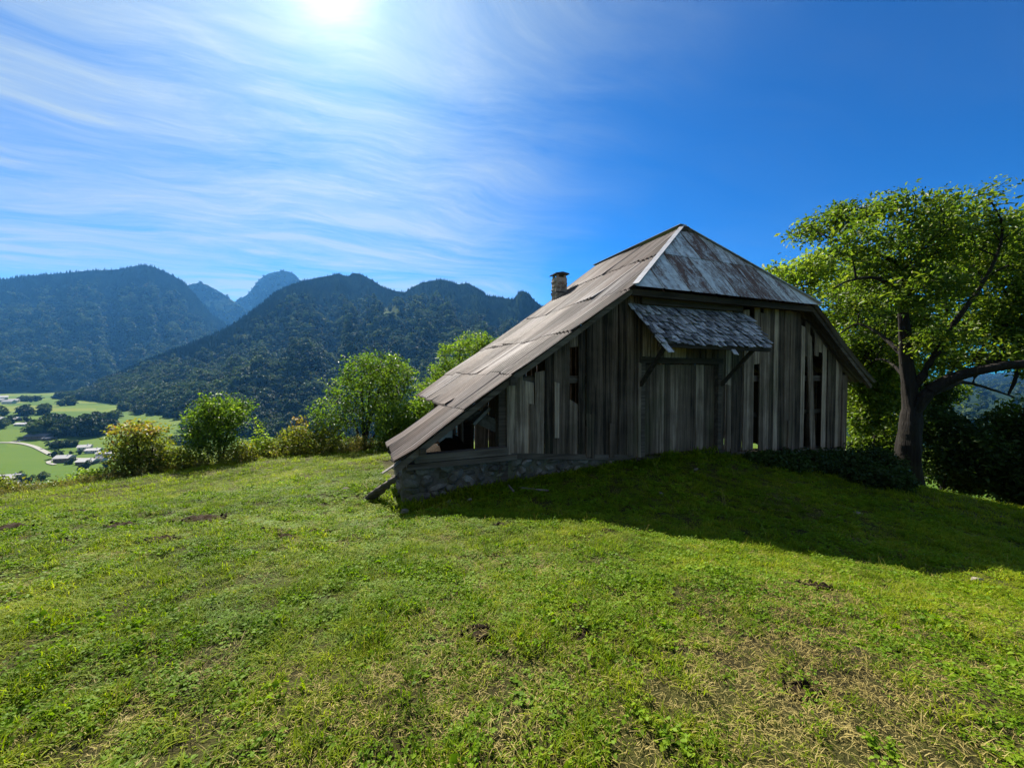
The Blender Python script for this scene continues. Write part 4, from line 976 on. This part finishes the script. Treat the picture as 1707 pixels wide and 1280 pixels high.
MB().beam((5.50,-.03,1.40), (5.46,-.85,2.26), .07, .08).build('bracket', M['beam'], awn); MB().beam((8.12,-.03,1.38), (8.20,-.85,2.26), .07, .08).build('bracket', M['beam'], awn)
MB().beam(tuple(aw(.015,.8,-.01)), tuple(aw(.02,1.16,-.02)), .16, .02, (0,-.7,.7)).build('loose_board', M['shingle'], awn)
MB().beam(tuple(aw(.63,.9,-.03)), tuple(aw(.625,1.10,-.03)), .13, .02, (0,-.7,.7)).build('loose_board', M['shingle'], awn)
# chimney
ch = MB().box(6.02, 6.44, 5.12, 5.52, 4.0, 5.22).build('chimney', M['chimney_stone'], barn)
STC = [me.copy() for me in STM]
for me in STC: me.materials.clear(); me.materials.append(M['chimney_stone'])
for z_ in np.arange(4.42, 5.16, .15):
    for k in range(3):
        ob('stone', rnd.choice(STC), None, ch, (6.02+.07+.14*k+rnd.uniform(-.03,.03), 5.13, z_+rnd.uniform(-.03,.03)), (0,rnd.uniform(-.2,.2),rnd.uniform(-.3,.3)), (.20, .10, rnd.uniform(.14,.21)))
        ob('stone', rnd.choice(STC), None, ch, (6.03, 5.12+.07+.13*k, z_+.05), (rnd.uniform(-.2,.2),0,rnd.uniform(-.3,.3)), (.10, .18, rnd.uniform(.14,.21)))
MB().box(5.99, 6.47, 5.09, 5.55, 4.66, 4.69).build('course', M['slate'], ch)
for sx_, sy_ in ((6.08,5.18),(6.38,5.18),(6.08,5.46),(6.38,5.46)): MB().box(sx_-.04, sx_+.04, sy_-.04, sy_+.04, 5.20, 5.31).build('cap_support', M['chimney_stone'], ch)
V = []; 
for z_ in (0, .05):
    V += [(x, y, 5.31+z_*.8+(.0 if x < 6.1 else .06 if x < 6.4 else .03)) for x, y in ((5.95,5.06),(6.22,5.04),(6.52,5.08),(6.52,5.58),(6.22,5.60),(5.95,5.56))]
MB().add(V, [(5,4,3,2,1,0),(6,7,8,9,10,11)]+[(i, (i+1) % 6, 6+(i+1) % 6, 6+i) for i in range(6)]).build('cap_slab', M['slate'], ch)
MB().beam((6.58, 5.0, 4.86), (6.58, 5.65, 4.86), .35, .03, (-.58,0,.81)).build('flashing', M['slate'], ch)

# ---------------------------------------------------------------- loose things round the barn
def bw(s, t, dz=0.0):
    p = barn_w(s, t); return (p[0], p[1], zg1(p[0], p[1])+dz)
tl = MB(); 
for k in range(6):
    a0 = math.pi*k/6; a1 = math.pi*(k+1)/6
    tl.add([(math.cos(a0)*.09, 0, math.sin(a0)*.05), (math.cos(a1)*.09, 0, math.sin(a1)*.05), (math.cos(a1)*.08, .38, math.sin(a1)*.045), (math.cos(a0)*.08, .38, math.sin(a0)*.045)], [(0,1,2,3)])
o = tl.build('roof_tile', M['tile']); p = barn_w(.78, .5); o.location = (p[0], p[1], .25); o.rotation_euler = (0, .35, TH+.9); tag(o, 'orange clay tile caught under the low eave of the barn', 'tile')
lg = MB(); 
P0 = onto(612, 832); P1 = np.array([*barn_w(-.08, .1), -.28])
for k in range(16):
    f0, f1 = k/16, (k+1)/16
    rad = lambda f: .075+.02*math.sin(5*f)+.012*math.sin(31*f)+.010*math.sin(67*f)
    n = 14; A = P0*(1-f0)+P1*f0; B = P0*(1-f1)+P1*f1; dv = (P1-P0)/np.linalg.norm(P1-P0); x = np.cross(dv, [0,0,1]); x /= np.linalg.norm(x); u = np.cross(x, dv)
    ringp = lambda C_, r_: [C_+r_*(1+.22*math.sin(3*a+1)+.12*math.sin(7*a))*(math.cos(a)*x*1.1+math.sin(a)*u*.85) for a in np.arange(n)*2*math.pi/n]
    lg.add(ringp(A, rad(f0))+ringp(B, rad(f1)), [(i, (i+1) % n, n+(i+1) % n, n+i) for i in range(n)]+([tuple(range(n))[::-1]] if k == 0 else [])+([tuple(range(n, 2*n))] if k == 15 else []))
tag(lg.build('rotten_log', M['log'], None, True), 'rotten grey log leaning against the low left corner of the barn', 'log')
tag(MB().beam(at(637,789,6.6), at(668,768,6.9), .05, .02).build('broken_batten', M['plank_x']), 'pale broken batten poking out under the lower roof corner', 'batten')
for px, py, sz, lab in ((675,856,.20,'grey stone in the sunlit grass at the foot of the barn corner'),(715,832,.24,'larger pale stone in the shade below the stone plinth'),(741,830,.16,'small stone beside the larger pale stone below the plinth'),
                        (749,838,.14,'upright pale stone in the shade below the stone plinth'),(783,834,.12,'flat stone in the shade right of the upright pale stone'),(763,843,.08,'pebble at the edge of the barn shadow'),
                        (1160,783,.12,'small pale stone on the shaded ramp before the door'),(1102,824,.10,'small stone in the shaded grass below the barn door'),(1432,857,.13,'pale stone in deep shade right of the barn'),(1667,862,.14,'pale stone in the shadow near the right thicket'),
                        (578,816,.16,'half buried stone in the bright grass left of the log'),(1631,969,.12,'white stone at the right in the sunny grass')):
    p = onto(px, py); o = ob('stone', STM[int(px) % 7], None, None, (p[0], p[1], p[2]+sz*.12), (.2, .1, px), (sz*1.3, sz, sz*.7)); tag(o, lab, 'stone')
for (a, b), lab in (((( 845,808),(856,823)),'short grey stick standing in the shaded grass before the plinth'),(((865,815),(914,822)),'long thin grey stick lying in the shade before the plinth')):
    p, q = onto(*a), onto(*b); m = MB().beam(p+[0,0,.03], q+[0,0,.05], .03, .025); tag(m.build('stick', M['log']), lab, 'stick')
# clods and droppings in the pasture
CLODS = []
def clod(px, py, sz, lab, n=24):
    p = onto(px, py); CLODS.append((p[0], p[1], sz)); e = empty('soil_clod', p); tag(e, lab, 'soil', 'bare soil clods in the pasture'); r = random.Random(int(px*7+py))
    V = []; k = 18; h = sz*.14
    for i, (q, z) in enumerate(((1,-.03),(.7,.45*h),(.35,h))):
        for j in range(k):
            a = 2*math.pi*j/k; rr2 = sz*q*r.uniform(.45,1.15); x, y = rr2*math.cos(a), rr2*math.sin(a)*.8
            V.append((x, y, zg1(p[0]+x, p[1]+y)-p[2]+z+r.uniform(-.4,.8)*h))
    V.append((0,0,h)); Fp = [(i*k+j, i*k+(j+1) % k, (i+1)*k+(j+1) % k, (i+1)*k+j) for i in range(2) for j in range(k)]+[(2*k+j, 2*k+(j+1) % k, 3*k) for j in range(k)]
    ob('mound', mesh('mound', V, Fp, True), M['soil'], e)
    for q in range(n):
        a = r.uniform(0, 6.28); d_ = sz*math.sqrt(r.random()); x, y = d_*math.cos(a), d_*math.sin(a)*.8; s2 = r.uniform(.02,.05)*(1+sz)
        ob('crumb', STS[q % 7], None, e, (x, y, zg1(p[0]+x, p[1]+y)-p[2]+h*.7), (r.random(), r.random(), r.random()*6), (s2*1.4, s2, s2*.8))
STS = [me.copy() for me in STM]
for me in STS: me.materials.clear(); me.materials.append(M['soil'])
for px, py, sz, lab in ((268,901,.22,'dark cluster of soil clods in the grass at left'),(465,888,.20,'brown clod strip in grass below the bushes'),(476,896,.14,'small brown clod beside the brown clod strip'),(335,870,.42,'wide dark molehill near the brow at left'),(200,880,.30,'flat dark soil streak near the left brow'),
                        (110,907,.20,'brown clod in the grass near the left edge'),(143,868,.18,'soil clod just below the left shrubs'),(128,853,.22,'uppermost dark soil clod below the left shrubs'),(18,882,.35,'dark soil patch touching the left edge'),(842,876,.18,'earthy heap at the edge of the barn shadow'),(535,888,.16,'dark tuft of soil below the rotten log'),
                        (1016,888,.10,'small clod beside the barn shadow edge'),(800,1060,.12,'bare soil scrape in the middle of the pasture'),(967,1057,.10,'small dark scrape in the middle right of the pasture'),(1335,1158,.10,'dark hole of soil in the dry grass at lower right'),(1360,830+150,.16,'bare brownish scrape in the right of the pasture')):
    clod(px, py, sz, lab)

# ---------------------------------------------------------------- grass
rng = np.random.default_rng(99)
def blade_set(n, rad, hmin, hmax, wd, bend, r, tint=(0,1)):
    V = []; Fl = []; T = []
    for _ in range(n):
        a = r.uniform(0, 6.28); q = rad*math.sqrt(r.random()); x, y = q*math.cos(a), q*math.sin(a); h = r.uniform(hmin, hmax); w2 = wd*r.uniform(.6,1.3)/2
        da = r.uniform(0, 6.28); bd = bend*h*r.uniform(.3,1.5); dx, dy = math.cos(da), math.sin(da); px_, py_ = -dy, dx; b = len(V); tn = r.uniform(*tint)
        for f, wf in ((0,.8),(.4,1),(.75,.75)):
            cx, cy, cz = x+dx*bd*f*f, y+dy*bd*f*f, h*(f-.25*f*f*min(1, bd/h))
            V += [(cx-px_*w2*wf, cy-py_*w2*wf, cz), (cx+px_*w2*wf, cy+py_*w2*wf, cz)]
        V.append((x+dx*bd, y+dy*bd, h*(1-.25*min(1, bd/h)))); T += [tn]*7
        Fl += [(b,b+1,b+3,b+2), (b+2,b+3,b+5,b+4), (b+4,b+5,b+6)]
    return V, Fl, T
def clover_set(n, rad, hmin, hmax, leaf, r):
    P = np.array([(rad*math.sqrt(r.random())*math.cos(a), rad*math.sqrt(r.random())*math.sin(a), r.uniform(hmin, hmax)) for a in r.uniform(0, 6.28, n)])
    P3 = np.repeat(P, 3, 0)+r.normal(size=(n*3,3))*leaf*.5*[1,1,.15]; V, Fq = leaf_quads(P3, leaf, r, 1.3, .8, .12); return V, Fq, np.repeat(np.repeat(r.random(n), 3), 4)
r1 = np.random.default_rng(5); G = []
for k in range(4): V, Fl, T = blade_set(28, .075, .012, .042, .0042, 1.3, r1); G.append(proto('tuft_a', V, Fl, M['grass'], False, {'tint': ('POINT', T)}))
for k in range(2): V, Fl, T = blade_set(22, .05, .02, .065, .0048, 1.0, r1); G.append(proto('tuft_b', V, Fl, M['grass'], False, {'tint': ('POINT', T)}))
for k in range(3): V, Fl, T = clover_set(22, .075, .010, .035, .0135, r1); G.append(proto('tuft_c', V, Fl, M['clover'], False, {'tint': ('POINT', T)}))
V, Fl, T = clover_set(12, .07, .010, .035, .019, r1); G.append(proto('tuft_d', V, Fl, M['clover'], False, {'tint': ('POINT', T)}))
for k in range(2): V, Fl, T = blade_set(16, .09, .008, .032, .0026, 1.8, r1); G.append(proto('tuft_e', V, Fl, M['straw'], False, {'tint': ('POINT', T)}))
for k in range(2): V, Fl, T = blade_set(34, .10, .004, .022, .0024, 2.4, r1); G.append(proto('tuft_ee', V, Fl, M['straw'], False, {'tint': ('POINT', T)}))
V, Fl, T = blade_set(3, .05, .10, .22, .0022, .6, r1); G.append(proto('tuft_f', V, Fl, M['straw'], False, {'tint': ('POINT', T)}))
def sample_ring(r0, r1_, dens, a0, a1):
    n = int(dens*(r1_**2-r0**2)/2*(a1-a0)); rr2 = np.sqrt(rng.uniform(r0**2, r1_**2, n)); a = rng.uniform(a0, a1, n); return np.stack([rr2*np.sin(a), rr2*np.cos(a)], 1)
parts_ = [(sample_ring(.9, 3.6, 620, -1.15, 1.15), 1.0), (sample_ring(3.6, 6.5, 410, -1.1, 1.1), 1.12), (sample_ring(6.5, 11, 210, -1.1, 1.1), 1.4), (sample_ring(11, 17, 90, -1.1, 1.1), 1.8), (sample_ring(17, 25, 45, -1.1, 1.1), 2.3)]
XY = np.concatenate([p for p, _ in parts_]); SC = np.concatenate([np.full(len(p), s) for p, s in parts_])
fs_ = np.concatenate([rng.uniform(-.3, 13.8, 900), rng.uniform(-.4, -.02, 160)]); ft_ = np.concatenate([-np.abs(rng.normal(size=900))*.16-.03, rng.uniform(0, 2.0, 160)])
XY = np.concatenate([XY, BO+fs_[:,None]*D2+ft_[:,None]*D1]); SC = np.concatenate([SC, rng.uniform(1.8, 3.6, 1060)]); NF = 1060
bs, bt = barn_l(XY[:,0], XY[:,1]); keep = ~((bs > -.02) & (bs < 13.7) & (bt > -.02) & (bt < 5.7))
keep0 = keep; XY = XY[keep]; SC = SC[keep]; n = len(XY); X, Y = XY[:,0], XY[:,1]; Z = zg(X, Y)
dry = fbm(X*.55+40, Y*.55+11, 4)+.25*sst(1.5, 4.5, X)*(1-sst(5, 8, Y))+1.1*np.exp(-((X-1.55)/.55)**2-((Y-1.95)/.7)**2)+.7*np.exp(-((X-2.5)/.7)**2-((Y-3.2)/.5)**2)+.4*np.exp(-((X+.9)/.8)**2-((Y-1.9)/.35)**2); clov = fbm(X*.9+3, Y*.9+70, 4); bare = fbm(X*3.6+9, Y*3.6+33, 3)
u = rng.random(n); idx = rng.integers(0, 6, n)
pc = np.clip(.34+.5*clov, .08, .75)*(np.hypot(X, Y) < 12); idx = np.where(u < pc, rng.integers(6, 10, n), idx)
u = rng.random(n); ps = np.clip(.15+.75*dry, .03, .88)*(1-.65*sst(3.5, 7, np.hypot(X, Y))); idx = np.where(u < ps, rng.integers(10, 14, n), idx)
idx = np.where(rng.random(n) < .008, 14, idx)
idx = np.where(SC > 1.75, np.where(np.abs(bt[keep0]) < .9, rng.integers(0, 6, n), idx), idx)
keep = (rng.random(n) > np.clip((bare-.12)*1.6, 0, .6)+.12*(dry > .6))
hs = .9+1.0*fbm(X*3.4, Y*3.4, 3); sz = SC*rng.uniform(.7, 1.25, n)
rot = np.stack([rng.normal(size=n)*.12, rng.normal(size=n)*.12, rng.uniform(0, 6.28, n)], 1)
for cx_, cy_, cs_ in CLODS: keep &= (((X-cx_)**2+((Y-cy_)/.8)**2) > (cs_*rng.uniform(.25, 1.0, n))**2)
sel = np.flatnonzero(keep)
gr = scatter('grass', np.stack([X, Y, Z-.004], 1)[sel], rot[sel], np.stack([sz, sz, sz*np.clip(hs, .35, 1.7)], 1)[sel], idx[sel], G)
tag(gr, 'short cropped yellow green pasture grass with clover and dry patches', 'grass', kind='stuff')

# tall dry weeds along the brow
def weed_set(r, k):
    V = []; Fl = []; T = []
    for _ in range(5):
        x0, y0 = r.normal()*.12, r.normal()*.12; h = r.uniform(.5,1.0); dx, dy = r.normal()*.16, r.normal()*.16
        P = np.array([(x0+dx*f*f, y0+dy*f*f, h*f) for f in np.linspace(.15, 1, 16)]); P = np.repeat(P, 3, 0)+r.normal(size=(48,3))*[.06,.06,.03]
        LV, LF = leaf_quads(P, .085, r, .5, .42); b = len(V); V += LV.tolist(); Fl += [tuple(q+b for q in f) for f in LF]; T += np.repeat(r.random(48), 4).tolist()
        b = len(V); w2 = .005; V += [(x0-w2,y0,0),(x0+w2,y0,0),(x0+dx+w2/2,y0+dy,h),(x0+dx-w2/2,y0+dy,h)]; Fl.append((b,b+1,b+2,b+3)); T += [.9]*4
    return V, Fl, T
WD = []
for k in range(4):
    V, Fl, T = weed_set(r1, k); WD.append(proto('weed_kind', V, Fl, M['weed'], False, {'tint': ('POINT', T)}))
P = []
for px, py, d, n_ in ((-150,855,11.5,60),(0,838,13,90),(60,830,13.7,70),(120,820,14.5,90),(190,812,15.2,70),(270,800,16.2,60),(330,790,17,50),(400,780,18,70),(450,774,18.3,90),(510,768,18.8,90),(570,763,19,90),(620,760,19.2,80),(660,758,18.5,40)):
    c = at(px, py, d); q = np.stack([c[0]+rng.normal(size=n_)*1.0, c[1]+rng.normal(size=n_)*.7], 1); P.append(q)
P = np.concatenate(P); n = len(P)
wd_ = scatter('tall_weeds', np.c_[P, zg(P[:,0], P[:,1])-.05], np.c_[np.zeros(n), np.zeros(n), rng.uniform(0,6.28,n)], np.repeat((rng.uniform(.2,.62,n)*(1+.6*sst(-14, -9, P[:,0])))[:,None], 3, 1), rng.integers(0, 4, n), WD)
tag(wd_, 'straggling brown and green weeds along the brow of the pasture', 'weeds', kind='stuff')

# ---------------------------------------------------------------- valley air
hz = MB().box(-9200, 9200, -3100, 8000, -103, 1290)
m, nn = new_mat('valley_haze')
vol = nn.n('ShaderNodeVolumePrincipled', {'Color': (.12,.43,1.0,1), 'Density': HAZE, 'Anisotropy': .35})
nn.n('ShaderNodeOutputMaterial', {'Volume': vol.outputs[0]})
tag(hz.build('haze', m), 'thin bluish valley haze filling the air', 'haze', kind='stuff')
